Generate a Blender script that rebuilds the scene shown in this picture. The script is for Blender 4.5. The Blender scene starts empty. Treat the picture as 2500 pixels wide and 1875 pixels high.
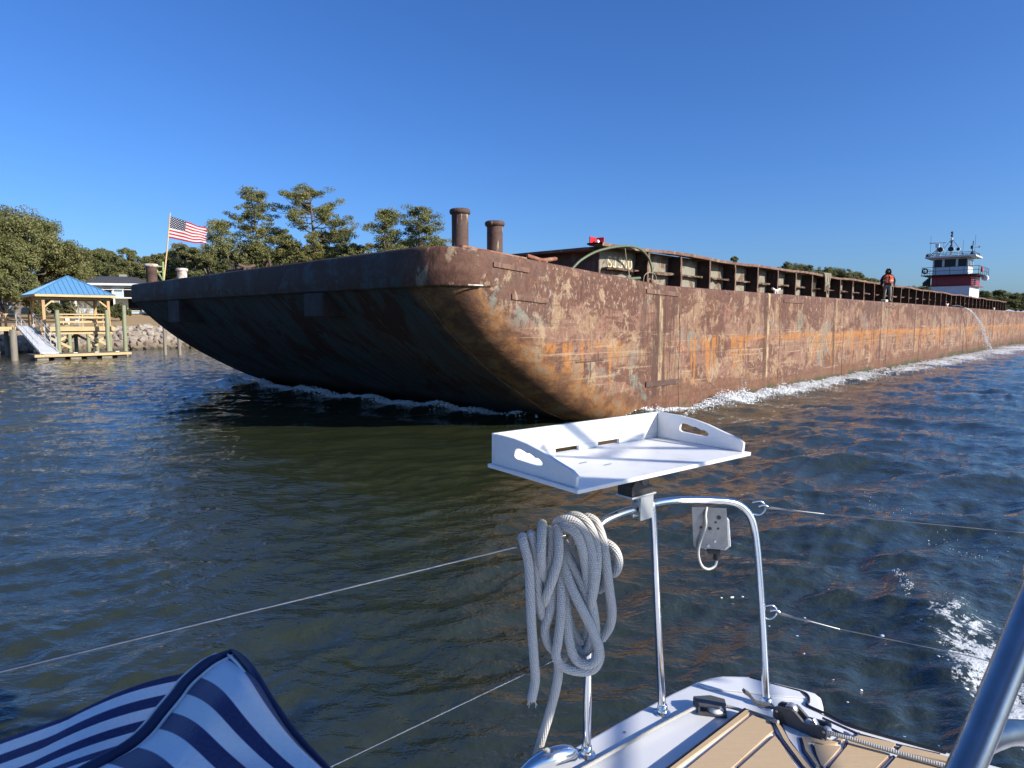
import bpy, bmesh, math, random
import numpy as np
from mathutils import Vector, Matrix, Quaternion

scene = bpy.context.scene
COL = scene.collection
R = math.radians

# ------------------------------------------------------------------ camera, sky, sun, exposure
FPX = 1600.0; HORIZON = 781.0; CAMZ = 2.6
PITCH = math.atan((937.5 - HORIZON) / FPX)
cam = bpy.data.cameras.new('camera'); camo = bpy.data.objects.new('camera', cam); COL.objects.link(camo)
camo.location = (0, 0, CAMZ); camo.rotation_euler = (math.pi / 2 - PITCH, 0, 0)
cam.sensor_width = 36; cam.lens = 36 * FPX / 2500; cam.clip_start = 0.05; cam.clip_end = 6000
cam.dof.use_dof = True; cam.dof.focus_distance = 5.5; cam.dof.aperture_fstop = 16
scene.camera = camo
SUN_AZ, SUN_EL = 117.0, 26.0
world = bpy.data.worlds.new('World'); scene.world = world; world.use_nodes = True
wn = world.node_tree; wn.nodes.clear()
sky = wn.nodes.new('ShaderNodeTexSky'); sky.sky_type = 'NISHITA'; sky.sun_disc = False
sky.sun_elevation = R(SUN_EL); sky.sun_rotation = R(SUN_AZ); sky.altitude = 0
sky.air_density = 1.0; sky.dust_density = 1.1; sky.ozone_density = 4.0
hsv = wn.nodes.new('ShaderNodeHueSaturation'); hsv.inputs['Saturation'].default_value = 1.12; hsv.inputs['Value'].default_value = 1.0
bg = wn.nodes.new('ShaderNodeBackground'); bg.inputs['Strength'].default_value = 0.096
wo = wn.nodes.new('ShaderNodeOutputWorld')
grade = wn.nodes.new('ShaderNodeMix'); grade.data_type = 'RGBA'; grade.blend_type = 'MULTIPLY'; grade.inputs[0].default_value = 1.0; grade.inputs[7].default_value = (.60, .82, 1.20, 1)   # the blue of a clear winter sky
wn.links.new(sky.outputs[0], hsv.inputs['Color']); wn.links.new(hsv.outputs[0], grade.inputs[6]); wn.links.new(grade.outputs[2], bg.inputs[0]); wn.links.new(bg.outputs[0], wo.inputs[0])
sl = bpy.data.lights.new('sun', 'SUN'); sl.energy = 4.8; sl.angle = R(0.53); sl.color = (1.0, 0.93, 0.82)
so = bpy.data.objects.new('sun', sl); COL.objects.link(so)
SUNV = Vector((math.cos(R(SUN_EL)) * math.sin(R(SUN_AZ)), math.cos(R(SUN_EL)) * math.cos(R(SUN_AZ)), math.sin(R(SUN_EL))))
so.rotation_euler = SUNV.to_track_quat('Z', 'Y').to_euler(); so.location = (30, -20, 40)
scene.view_settings.view_transform = 'Standard'; scene.view_settings.look = 'None'
scene.view_settings.exposure = 0.58; scene.view_settings.gamma = 1.0
scene.cycles.max_bounces = 6; scene.cycles.caustics_reflective = False; scene.cycles.caustics_refractive = False

# ------------------------------------------------------------------ pixel -> direction helpers (photo is 2500 x 1875)
cP, sP = math.cos(PITCH), math.sin(PITCH)
def ray(x, y):
    u = (x - 1250) / FPX; v = (937.5 - y) / FPX
    return Vector((u, cP + v * sP, -sP + v * cP))
def at(x, y, Y):
    r = ray(x, y); return Vector((0, 0, CAMZ)) + r * (Y / r.y)
def onz(x, y, z):
    r = ray(x, y); return Vector((0, 0, CAMZ)) + r * ((z - CAMZ) / r.z)

# channel frame: A runs along the barge (aft), B across the channel
TH = math.atan2(1508, FPX * cP + 156.5 * sP)
A = Vector((math.sin(TH), math.cos(TH), 0)); B = Vector((-math.cos(TH), math.sin(TH), 0))
AZ = math.pi / 2 - TH                               # rotation about z that turns +X into A
O = onz(1640, 1004, 0)
def bw(s, b, z=0.0): return O + A * s + B * b + Vector((0, 0, z))

# ------------------------------------------------------------------ mesh builder
def catmull(pts, n=8):
    P = [Vector(p) for p in pts]
    if len(P) < 3: return P
    out = []
    ext = [P[0] * 2 - P[1]] + P + [P[-1] * 2 - P[-2]]
    for i in range(1, len(ext) - 2):
        p0, p1, p2, p3 = ext[i - 1], ext[i], ext[i + 1], ext[i + 2]
        for k in range(n):
            t = k / n
            out.append(0.5 * ((2 * p1) + (p2 - p0) * t + (2 * p0 - 5 * p1 + 4 * p2 - p3) * t * t + (3 * p1 - p0 - 3 * p2 + p3) * t ** 3))
    out.append(P[-1]); return out

class MB:
    def __init__(self): self.v = []; self.f = []; self.uv = {}
    def add(self, verts, faces):
        o = len(self.v); self.v += [tuple(p) for p in verts]; self.f += [tuple(i + o for i in fc) for fc in faces]
        return self
    def box(self, c, s, rz=0, rx=0, ry=0):
        m = Matrix.Translation(Vector(c)) @ Matrix.Rotation(rz, 4, 'Z') @ Matrix.Rotation(ry, 4, 'Y') @ Matrix.Rotation(rx, 4, 'X')
        hx, hy, hz = s[0] / 2, s[1] / 2, s[2] / 2
        vs = [m @ Vector((x, y, z)) for x in (-hx, hx) for y in (-hy, hy) for z in (-hz, hz)]
        return self.add(vs, [(0, 1, 3, 2), (4, 6, 7, 5), (0, 4, 5, 1), (2, 3, 7, 6), (0, 2, 6, 4), (1, 5, 7, 3)])
    def bx(self, x0, x1, y0, y1, z0, z1): return self.box(((x0 + x1) / 2, (y0 + y1) / 2, (z0 + z1) / 2), (abs(x1 - x0), abs(y1 - y0), abs(z1 - z0)))
    def bar(self, p, q, w, h=None):
        p, q = Vector(p), Vector(q); d = q - p; L = d.length; d.normalize(); h = h or w
        up = Vector((0, 0, 1)) if abs(d.z) < 0.95 else Vector((0, 1, 0))
        sx = d.cross(up).normalized(); sy = sx.cross(d).normalized()
        vs = [e + sx * (a * w / 2) + sy * (c * h / 2) for e in (p, q) for a in (-1, 1) for c in (-1, 1)]
        return self.add(vs, [(0, 1, 3, 2), (4, 6, 7, 5), (0, 4, 5, 1), (2, 3, 7, 6), (0, 2, 6, 4), (1, 5, 7, 3)])
    def tube(self, pts, r, n=10, caps=True, uvlen=False):
        P = [Vector(p) for p in pts]; m = len(P)
        rr = r if isinstance(r, (list, tuple)) else [r] * m
        T = [(P[min(i + 1, m - 1)] - P[max(i - 1, 0)]).normalized() for i in range(m)]
        up = Vector((0, 0, 1)) if abs(T[0].z) < 0.9 else Vector((1, 0, 0))
        N = (up - T[0] * up.dot(T[0])).normalized()
        o = len(self.v); L = 0; Ls = []
        for i in range(m):
            if i:
                L += (P[i] - P[i - 1]).length
                q = T[i - 1].rotation_difference(T[i]); N = (q @ N); N = (N - T[i] * N.dot(T[i])).normalized()
            Bn = T[i].cross(N); Ls.append(L)
            for k in range(n):
                a = 2 * math.pi * k / n
                self.v.append(tuple(P[i] + (N * math.cos(a) + Bn * math.sin(a)) * rr[i]))
        for i in range(m - 1):
            for k in range(n):
                k2 = (k + 1) % n
                if uvlen: self.uv[len(self.f)] = ((Ls[i], k / n), (Ls[i], (k + 1) / n), (Ls[i + 1], (k + 1) / n), (Ls[i + 1], k / n))
                self.f.append((o + i * n + k, o + i * n + k2, o + (i + 1) * n + k2, o + (i + 1) * n + k))
        if caps:
            self.f.append(tuple(o + k for k in range(n))[::-1]); self.f.append(tuple(o + (m - 1) * n + k for k in range(n)))
        return self
    def lathe(self, prof, c=(0, 0, 0), n=20, axis=None):
        o = len(self.v); c = Vector(c)
        q = Vector((0, 0, 1)).rotation_difference(Vector(axis).normalized()) if axis is not None else Quaternion()
        for (r, z) in prof:
            for k in range(n):
                a = 2 * math.pi * k / n; self.v.append(tuple(c + q @ Vector((r * math.cos(a), r * math.sin(a), z))))
        for i in range(len(prof) - 1):
            for k in range(n):
                k2 = (k + 1) % n; self.f.append((o + i * n + k, o + i * n + k2, o + (i + 1) * n + k2, o + (i + 1) * n + k))
        self.f.append(tuple(o + k for k in range(n))[::-1]); self.f.append(tuple(o + (len(prof) - 1) * n + k for k in range(n)))
        return self
    def prism(self, poly, vec):                    # polygon of 3D points swept along vec
        n = len(poly); vec = Vector(vec); p = [Vector(q) for q in poly]
        vs = p + [q + vec for q in p]
        fs = [tuple(range(n))[::-1], tuple(range(n, 2 * n))] + [(i, (i + 1) % n, (i + 1) % n + n, i + n) for i in range(n)]
        return self.add(vs, fs)
    def build(self, name, m=None, parent=None, smooth=False, bevel=0, mats=None, seg=2):
        me = bpy.data.meshes.new(name); me.from_pydata(self.v, [], self.f)
        if self.uv:
            ul = me.uv_layers.new(name='UVMap')
            for p in me.polygons:
                u = self.uv.get(p.index)
                if u:
                    for li, c in zip(p.loop_indices, u): ul.data[li].uv = c
        bmm = bmesh.new(); bmm.from_mesh(me); bmesh.ops.recalc_face_normals(bmm, faces=bmm.faces)
        if bevel:
            es = [e for e in bmm.edges if len(e.link_faces) == 2 and e.calc_face_angle(0) > 0.5]
            bmesh.ops.bevel(bmm, geom=es, offset=bevel, segments=seg, affect='EDGES', profile=0.6, clamp_overlap=True)
        bmm.to_mesh(me); bmm.free()
        if smooth: me.polygons.foreach_set('use_smooth', [True] * len(me.polygons)); me.set_sharp_from_angle(angle=R(smooth if smooth is not True else 50))
        return link(name, me, m, parent)

def link(name, me, m=None, parent=None):
    o = bpy.data.objects.new(name, me)
    if m is not None and len(me.materials) == 0: me.materials.append(m)
    COL.objects.link(o)
    if parent is not None: o.parent = parent
    return o
def grid_mesh(name, V, nu, nv, m, parent=None, smooth=True, uv=None):
    me = bpy.data.meshes.new(name); V = np.asarray(V, dtype=np.float32).reshape(-1, 3)
    i = np.arange(nu - 1)[:, None] * nv + np.arange(nv - 1)[None, :]
    q = np.stack([i, i + nv, i + nv + 1, i + 1], -1).reshape(-1, 4)
    return raw_mesh(name, V, q, m, parent, smooth, uv)
def raw_mesh(name, V, F, m, parent=None, smooth=False, uv=None):
    V = np.asarray(V, dtype=np.float32); F = np.asarray(F, dtype=np.int32); k = F.shape[1]
    me = bpy.data.meshes.new(name)
    me.vertices.add(len(V)); me.vertices.foreach_set('co', V.ravel())
    me.loops.add(F.size); me.loops.foreach_set('vertex_index', F.ravel())
    me.polygons.add(len(F)); me.polygons.foreach_set('loop_start', np.arange(0, F.size, k, dtype=np.int32))
    if smooth: me.polygons.foreach_set('use_smooth', np.ones(len(F), dtype=bool))
    if uv is not None:
        ul = me.uv_layers.new(name='UVMap'); ul.data.foreach_set('uv', np.asarray(uv, dtype=np.float32)[F.ravel()].ravel())
    me.update(calc_edges=True); me.validate()
    return link(name, me, m, parent)
def tag(o, label=None, cat=None, group=None, kind=None):
    if label: o['label'] = label
    if cat: o['category'] = cat
    if group: o['group'] = group
    if kind: o['kind'] = kind
    return o
def thing(name, label, cat, loc=(0, 0, 0), rz=0, group=None):
    o = bpy.data.objects.new(name, None); COL.objects.link(o); o.location = loc; o.rotation_euler = (0, 0, rz); o.empty_display_size = .2
    return tag(o, label, cat, group)
def copy_tree(o, parent=None):
    c = o.copy(); COL.objects.link(c); c.parent = parent
    for ch in [x for x in o.children]: copy_tree(ch, c)
    return c

# ------------------------------------------------------------------ node helper
class NT:
    def __init__(self, name):
        self.m = bpy.data.materials.new(name); self.m.use_nodes = True; self.t = self.m.node_tree; self.t.nodes.clear()
        self.out = self.t.nodes.new('ShaderNodeOutputMaterial')
    def n(self, typ, **kw):
        nd = self.t.nodes.new(typ)
        for k, v in kw.items(): setattr(nd, k, v)
        return nd
    def put(self, sock, val):
        if val is None: return
        if isinstance(val, bpy.types.NodeSocket): self.t.links.new(val, sock)
        elif isinstance(val, (tuple, list)) and len(val) == 3 and sock.type == 'RGBA': sock.default_value = (*val, 1)
        else: sock.default_value = val
    def obj(self): return self.n('ShaderNodeTexCoord').outputs['Object']
    def uv(self): return self.n('ShaderNodeTexCoord').outputs['UV']
    def world(self): return self.n('ShaderNodeNewGeometry').outputs['Position']
    def island(self): return self.n('ShaderNodeNewGeometry').outputs['Random Per Island']
    def objrand(self): return self.n('ShaderNodeObjectInfo').outputs['Random']
    def attr(self, nm): return self.n('ShaderNodeAttribute', attribute_name=nm).outputs['Fac']
    def map(self, v, s=(1, 1, 1), l=(0, 0, 0)):
        d = self.n('ShaderNodeMapping'); self.put(d.inputs['Vector'], v); d.inputs['Scale'].default_value = s; d.inputs['Location'].default_value = l
        return d.outputs[0]
    def noise(self, v, s, det=4, ro=.55, dist=0, col=False):
        d = self.n('ShaderNodeTexNoise'); self.put(d.inputs['Vector'], v); d.inputs['Scale'].default_value = s
        d.inputs['Detail'].default_value = det; d.inputs['Roughness'].default_value = ro; d.inputs['Distortion'].default_value = dist
        return d.outputs[1 if col else 0]
    def sep(self, v):
        d = self.n('ShaderNodeSeparateXYZ'); self.put(d.inputs[0], v); return d.outputs[0], d.outputs[1], d.outputs[2]
    def comb(self, x, y, z):
        d = self.n('ShaderNodeCombineXYZ')
        for i, q in enumerate((x, y, z)): self.put(d.inputs[i], q)
        return d.outputs[0]
    def math(self, op, a, b=None, c=None, clamp=False):
        d = self.n('ShaderNodeMath', operation=op, use_clamp=clamp); self.put(d.inputs[0], a); self.put(d.inputs[1], b)
        if c is not None: self.put(d.inputs[2], c)
        return d.outputs[0]
    def step(self, x, lo, hi):                    # smoothstep from lo to hi (hi may be below lo)
        d = self.n('ShaderNodeMapRange', interpolation_type='SMOOTHSTEP'); self.put(d.inputs['Value'], x)
        if not isinstance(lo, bpy.types.NodeSocket) and not isinstance(hi, bpy.types.NodeSocket) and hi < lo:
            self.put(d.inputs['From Min'], hi); self.put(d.inputs['From Max'], lo); self.put(d.inputs['To Min'], 1.0); self.put(d.inputs['To Max'], 0.0)
        else:
            self.put(d.inputs['From Min'], lo); self.put(d.inputs['From Max'], hi)
        return d.outputs[0]
    def mix(self, f, a, b, mode='MIX'):
        d = self.n('ShaderNodeMix', data_type='RGBA', blend_type=mode); self.put(d.inputs[0], f); self.put(d.inputs[6], a); self.put(d.inputs[7], b)
        return d.outputs[2]
    def ramp(self, f, stops, interp='LINEAR'):
        d = self.n('ShaderNodeValToRGB'); self.put(d.inputs[0], f); e = d.color_ramp; e.interpolation = interp
        while len(e.elements) < len(stops): e.elements.new(0.5)
        for el, (p, c) in zip(e.elements, stops): el.position = p; el.color = (*c, 1) if len(c) == 3 else c
        return d.outputs[0]
    def bump(self, h, st=.3, dist=.02, nrm=None):
        d = self.n('ShaderNodeBump'); d.inputs['Strength'].default_value = st; d.inputs['Distance'].default_value = dist
        self.put(d.inputs['Height'], h)
        if nrm is not None: self.put(d.inputs['Normal'], nrm)
        return d.outputs[0]
    def bsdf(self, col, rough=.5, metal=0.0, nrm=None, **kw):
        d = self.n('ShaderNodeBsdfPrincipled'); self.put(d.inputs['Base Color'], col); self.put(d.inputs['Roughness'], rough); self.put(d.inputs['Metallic'], metal)
        if nrm is not None: self.put(d.inputs['Normal'], nrm)
        for k, v in kw.items(): self.put(d.inputs[k.replace('_', ' ')], v)
        return d.outputs[0]
    def end(self, sh): self.t.links.new(sh, self.out.inputs[0]); return self.m

def simple(name, c, rough=.5, metal=0.0, var=.12, scale=6.0, bump=.1, c2=None, bd=.004, world=False):
    t = NT(name); v = t.world() if world else t.obj()
    n1 = t.noise(v, scale, 5, .6); n2 = t.noise(v, scale * 7, 3, .6)
    c2 = c2 or tuple(x * (1 - var * 2) for x in c)
    col = t.mix(t.step(n1, .35, .68), c, c2)
    col = t.mix(t.math('MULTIPLY', n2, var), col, tuple(x * .6 for x in c))
    return t.end(t.bsdf(col, t.math('ADD', t.math('MULTIPLY', n1, .15), rough - .07), metal, t.bump(n2, bump, bd)))
M = {}
rng = random.Random(7)
nr = np.random.default_rng(11)
# ------------------------------------------------------------------ materials
def rust_hull():
    t = NT('rusty_hull_steel'); v = t.obj(); s, b, z = t.sep(v)
    big = t.noise(t.map(v, (.30, .30, .42)), 1.0, 6, .62, .6)
    med = t.noise(t.map(v, (1.0, 1.0, .8), (7, 3, 1)), 1.1, 7, .68, .5)
    fine = t.noise(v, 7.0, 6, .7, .4)
    grit = t.noise(v, 34.0, 4, .7)
    strk = t.noise(t.map(v, (3.6, 3.6, .28), (2, 9, 4)), 1.0, 6, .66, .25)
    strk2 = t.noise(t.map(v, (9, 9, .55), (5, 1, 0)), 1.0, 5, .7, .3)
    horz = t.noise(t.map(v, (.22, .22, 2.6), (1, 2, 8)), 1.0, 6, .65, .5)
    # flaking layers of old paint: mauve primer, tan, pale ochre, brown scale, each with crisp ragged edges
    pA = t.noise(t.map(v, (1.3, 1.3, .85), (7, 3, 1)), 1.0, 10, .72, .5); pB = t.noise(t.map(v, (.55, .55, .8), (17, 5, 2)), 1.0, 10, .70, .7)
    pC = t.noise(t.map(v, (3.2, 3.2, 1.1), (2, 31, 7)), 1.0, 9, .74, .4); pD = t.noise(t.map(v, (6.5, 6.5, 1.7), (8, 2, 3)), 1.0, 8, .74, .5)
    col = t.ramp(fine, [(.30, (.130, .064, .044)), (.46, (.205, .110, .076)), (.58, (.265, .150, .104)), (.72, (.185, .092, .062))])
    col = t.mix(t.math('MULTIPLY', t.math('MULTIPLY', t.step(pA, .50, .535), t.step(big, .36, .50)), .85), col, t.ramp(grit, [(.3, (.25, .160, .092)), (.7, (.345, .235, .140))]))
    col = t.mix(t.math('MULTIPLY', t.step(pC, .57, .595), .6), col, (.31, .205, .125))
    col = t.mix(t.math('MULTIPLY', t.step(pB, .515, .535), t.step(fine, .30, .46)), col, t.ramp(fine, [(.35, (.095, .046, .034)), (.65, (.175, .088, .062))]))
    col = t.mix(t.math('MULTIPLY', t.step(pD, .585, .61), .7), col, (.085, .048, .036))
    # teal grey remnants of paint
    teal = t.math('MULTIPLY', t.step(t.noise(t.map(v, (.42, .42, .5), (31, 4, 12)), 1.0, 9, .68, .5), .565, .60), t.step(pC, .42, .52))
    bowteal = t.math('MULTIPLY', t.math('MULTIPLY', t.math('MULTIPLY', t.step(t.math('ADD', s, t.math('MULTIPLY', med, 3.0)), -3.6, -4.4), t.step(z, 2.3, 2.7)), t.step(t.noise(v, 1.7, 9, .70), .44, .50)), t.step(s, -7.32, -7.28))
    col = t.mix(t.math('MULTIPLY', t.math('MAXIMUM', teal, bowteal), .85), col, t.ramp(fine, [(.3, (.13, .145, .125)), (.7, (.235, .235, .185))]))
    # orange rust line and its drips
    zz = t.math('SUBTRACT', 2.12, z)
    drip = t.math('SUBTRACT', strk, t.math('MULTIPLY', zz, .085))
    omask = t.math('MULTIPLY', t.step(z, 2.14, 2.02), t.step(drip, .46, .50))
    omask = t.math('MULTIPLY', omask, t.step(t.noise(t.map(v, (.16, .16, .1), (3, 3, 3)), 1.0, 3, .5), .40, .52))
    oline = t.math('MULTIPLY', t.math('MULTIPLY', t.step(z, 2.13, 2.06), t.step(z, 1.72, 2.0)), t.step(horz, .46, .50))
    oline = t.math('MULTIPLY', oline, t.step(s, 3.0, 6.0))
    orange = t.ramp(fine, [(.28, (.225, .090, .028)), (.55, (.42, .175, .045)), (.75, (.50, .245, .075))])
    col = t.mix(t.math('MULTIPLY', t.math('MAXIMUM', omask, oline), .82), col, orange)
    osp = t.step(t.noise(t.map(v, (.9, .9, 1.3), (51, 0, 3)), 1.0, 9, .74, .8), .60, .64)
    col = t.mix(t.math('MULTIPLY', osp, .8), col, t.ramp(fine, [(.35, (.26, .09, .04)), (.65, (.50, .22, .105))]))
    # dark brown weathered top strake with a ragged lower edge
    topz = t.math('ADD', z, t.math('MULTIPLY', t.math('SUBTRACT', t.math('ADD', pC, t.math('MULTIPLY', pB, 1.5)), 1.25), 4.2))
    top = t.step(topz, 2.78, 2.88)
    topc = t.ramp(fine, [(.3, (.075, .034, .024)), (.55, (.140, .068, .047)), (.72, (.19, .105, .075))])
    col = t.mix(t.math('MULTIPLY', top, .88), col, topc)
    flake = t.math('MULTIPLY', t.step(t.noise(t.map(v, (2.2, 2.2, 1.6), (9, 9, 2)), 1.0, 9, .74, .6), .555, .58), t.step(pA, .42, .5))
    col = t.mix(t.math('MULTIPLY', flake, .8), col, (.36, .26, .165))
    # fine pale flecks and dark pits, in clusters
    pE = t.noise(t.map(v, (11, 11, 6.5), (4, 8, 1)), 1.0, 5, .70, .5); pF = t.noise(t.map(v, (17, 17, 9), (14, 3, 5)), 1.0, 4, .68, .4)
    col = t.mix(t.math('MULTIPLY', t.math('MULTIPLY', t.step(pE, .575, .60), t.step(big, .50, .56)), .7), col, (.42, .31, .235))
    col = t.mix(t.math('MULTIPLY', t.math('MULTIPLY', t.step(pF, .57, .61), t.step(pA, .46, .54)), .6), col, (.080, .045, .036))
    # long horizontal scrapes from fenders and docks
    scr = t.noise(t.map(v, (.30, .30, 11), (3, 6, 2)), 1.0, 6, .66, .3); scr2 = t.noise(t.map(v, (.5, .5, 16), (23, 6, 12)), 1.0, 5, .66, .3)
    col = t.mix(t.math('MULTIPLY', t.math('MULTIPLY', t.step(scr, .575, .61), t.step(z, 2.6, 2.2)), .6), col, (.40, .29, .18))
    col = t.mix(t.math('MULTIPLY', t.step(scr2, .60, .64), .55), col, (.13, .065, .042))
    # dark vertical runs
    run = t.math('MULTIPLY', t.step(strk2, .58, .62), t.step(med, .46, .54))
    col = t.mix(t.math('MULTIPLY', run, .8), col, (.060, .034, .026))
    # weld seams every frame bay: one pale and one dark run
    wob = t.math('MULTIPLY', t.math('SUBTRACT', strk, .5), .22)
    ss = t.math('ADD', t.math('ADD', s, wob), -0.30)
    md = t.math('ABSOLUTE', t.math('SUBTRACT', t.math('MODULO', t.math('ADD', ss, 75 + 3.7), 7.4), 3.7))
    col = t.mix(t.math('MULTIPLY', t.math('MULTIPLY', t.step(md, .13, .06), t.step(s, -3, -2)), t.math('MULTIPLY', t.step(pC, .44, .52), t.math('MULTIPLY_ADD', t.step(s, 9.5, 8.5), .65, .35))), col, (.42, .31, .18))
    md2 = t.math('ABSOLUTE', t.math('SUBTRACT', t.math('MODULO', t.math('ADD', ss, 75 + 3.98), 7.4), 3.7))
    col = t.mix(t.math('MULTIPLY', t.math('MULTIPLY', t.step(md2, .22, .1), t.step(s, -3, -2)), t.math('MULTIPLY', t.step(pC, .40, .5), .8)), col, (.085, .045, .032))
    near = t.math('MULTIPLY', t.math('MULTIPLY', t.step(s, -2.4, -1.2), t.step(s, .6, -.2)), t.step(strk2, .47, .55))
    col = t.mix(t.math('MULTIPLY', near, .75), col, (.080, .045, .035))
    # horizontal plate seams
    for zz0, w in ((.42, .016), (1.62, .010)):
        dz = t.math('ABSOLUTE', t.math('SUBTRACT', z, t.math('ADD', zz0, t.math('MULTIPLY', big, .08))))
        col = t.mix(t.math('MULTIPLY', t.step(dz, w * 1.6, w * .4), .55), col, (.10, .06, .045))
    # reddish brown boot and weed at the water
    bz = t.math('ADD', z, t.math('MULTIPLY', t.math('SUBTRACT', pB, .5), 3.6))
    boot = t.step(bz, .66, .52)
    col = t.mix(t.math('MULTIPLY', boot, .8), col, t.ramp(fine, [(.3, (.070, .040, .030)), (.52, (.150, .068, .040)), (.7, (.205, .115, .075))]))
    weed = t.math('MULTIPLY', t.step(t.math('ADD', z, t.math('MULTIPLY', med, .5)), .56, .40), t.math('MULTIPLY', t.step(big, .44, .54), t.step(s, -1.0, 1.0)))
    col = t.mix(t.math('MULTIPLY', weed, .8), col, (.050, .066, .030))
    # rake and headlog: slate teal paint with brown rust, orange scuffed turn of the bilge
    rk = t.step(t.math('ADD', b, t.math('MULTIPLY', t.math('SUBTRACT', med, .5), 1.6)), .9, 1.5)
    rstr = t.noise(t.map(v, (.35, 4.5, .35), (3, 1, 2)), 1.0, 6, .66, .3)
    rcol = t.ramp(rstr, [(.34, (.100, .052, .036)), (.46, (.078, .078, .070)), (.60, (.088, .104, .106)), (.75, (.13, .09, .06))])
    rcol = t.mix(t.math('MULTIPLY', t.step(t.noise(t.map(v, (.5, .8, .5), (0, 44, 0)), 1.0, 6, .65, .5), .52, .56), .85), rcol, (.070, .034, .024))
    rcol = t.mix(t.math('MULTIPLY', t.step(z, 3.22, 3.27), t.step(t.noise(t.map(v, (1, 1.2, 3.0), (2, 2, 9)), 1.0, 8, .7, .4), .40, .56)), rcol, t.ramp(fine, [(.35, (.055, .032, .026)), (.65, (.105, .062, .048))]))
    rcol = t.mix(t.step(z, .55, .15), rcol, (.035, .035, .032))
    front = t.math('MULTIPLY', rk, t.step(s, -.5, -3.0))
    col = t.mix(front, col, rcol)
    rake_in = t.math('MULTIPLY', t.math('MULTIPLY', t.step(t.math('ADD', b, t.math('MULTIPLY', t.math('SUBTRACT', pA, .5), .25)), .0, .12), t.step(z, 3.28, 3.2)), t.math('SUBTRACT', 1.0, rk))
    turn = t.ramp(t.noise(t.map(v, (1.5, 1.5, 1.8), (6, 6, 1)), 1.0, 10, .74, .35), [(.34, (.13, .066, .042)), (.44, (.20, .100, .058)), (.50, (.29, .145, .07)), (.53, (.42, .185, .058)), (.57, (.31, .195, .12)), (.64, (.36, .27, .17)), (.72, (.17, .085, .055))])
    col = t.mix(t.math('MULTIPLY', rake_in, .85), col, turn)
    col = t.mix(t.math('MULTIPLY', t.step(grit, .5, .75), .25), col, (.05, .03, .02))
    h = t.math('ADD', t.math('MULTIPLY', med, .6), t.math('ADD', t.math('MULTIPLY', fine, .5), t.math('MULTIPLY', grit, .25)))
    buck = t.math('MULTIPLY', t.math('SINE', t.math('MULTIPLY', s, 3.4)), t.math('SINE', t.math('MULTIPLY', z, 2.0)))
    nb = t.bump(buck, .25, .03); nb = t.bump(big, .5, .10, nb); nb = t.bump(h, .55, .022, nb)
    rough = t.ramp(fine, [(.3, (.55,) * 3), (.7, (.85,) * 3)])
    return t.end(t.bsdf(col, rough, 0, nb, Specular_IOR_Level=.2))
def rust_plain(name, cs, pale=.25, sc=1.0):
    t = NT(name); v = t.obj(); rnd = t.objrand()
    v = t.n('ShaderNodeVectorMath', operation='ADD'); t.put(v.inputs[0], t.obj()); t.put(v.inputs[1], t.comb(t.math('MULTIPLY', rnd, 40), 0, t.math('MULTIPLY', rnd, 17))); v = v.outputs[0]
    n = t.noise(v, 2.2 * sc, 7, .68, .5); f = t.noise(v, 14 * sc, 5, .7); st = t.noise(t.map(v, (7 * sc, 7 * sc, .9 * sc)), 1, 5, .65)
    col = t.ramp(n, [(.3, cs[0]), (.48, cs[1]), (.6, cs[2]), (.75, cs[0])])
    col = t.mix(t.math('MULTIPLY', t.step(st, .58, .66), pale), col, (.45, .37, .26))
    col = t.mix(t.math('MULTIPLY', t.step(f, .55, .7), .5), col, tuple(x * .5 for x in cs[0]))
    return t.end(t.bsdf(col, .75, 0, t.bump(t.math('ADD', n, t.math('MULTIPLY', f, .5)), .5, .012), Specular_IOR_Level=.3))
M['hull'] = rust_hull()
M['rust'] = rust_plain('brown_rust', ((.085, .042, .030), (.150, .078, .055), (.21, .125, .085)), .5)
M['rust_dark'] = rust_plain('dark_rust', ((.050, .030, .024), (.095, .055, .042), (.13, .08, .06)), .2)
M['rust_red'] = rust_plain('red_rust', ((.15, .062, .038), (.26, .105, .06), (.33, .20, .13)), .5)
M['coam'] = rust_plain('coaming_plate', ((.17, .165, .135), (.27, .25, .19), (.13, .075, .05)), .45, .8)
M['ledge'] = rust_plain('flaking_ledge', ((.05, .028, .02), (.14, .085, .06), (.24, .17, .12)), .4, 2)
M['bitt'] = rust_plain('bitt_paint', ((.075, .045, .038), (.11, .07, .055), (.09, .05, .04)), .95, 1.6)
M['bitt_white'] = rust_plain('bitt_white_paint', ((.62, .60, .54), (.68, .66, .6), (.35, .2, .12)), .3, 1.4)
M['white'] = simple('white_paint', (.78, .78, .76), .35, var=.05, scale=2, bump=.03)
M['gel'] = simple('white_gelcoat', (.80, .81, .82), .22, var=.03, scale=3, bump=.02)
def poly_board():
    t = NT('white_polymer_board'); v = t.obj(); n = t.noise(v, 9, 5, .6); s1 = t.noise(t.map(v, (180, 9, 60)), 1, 3, .6); s2 = t.noise(t.map(v, (12, 150, 60), (3, 1, 0)), 1, 3, .6)
    c = t.mix(t.step(n, .45, .75), (.81, .81, .80), (.70, .69, .66)); c = t.mix(t.math('MULTIPLY', t.math('MAXIMUM', t.step(s1, .66, .70), t.step(s2, .66, .70)), .35), c, (.50, .49, .47))
    return t.end(t.bsdf(c, t.math('MULTIPLY_ADD', n, .25, .28), 0, t.bump(t.math('ADD', s1, s2), .12, .001)))
M['poly'] = poly_board()
M['knee'] = rust_plain('knee_steel', ((.028, .020, .018), (.050, .032, .027), (.045, .045, .045)), .1)
M['web'] = rust_plain('rib_web_shaded', ((.022, .016, .014), (.045, .028, .022), (.06, .045, .035)), .12)  # rust darkened to carry the shade on the bow-facing rib sides
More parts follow.
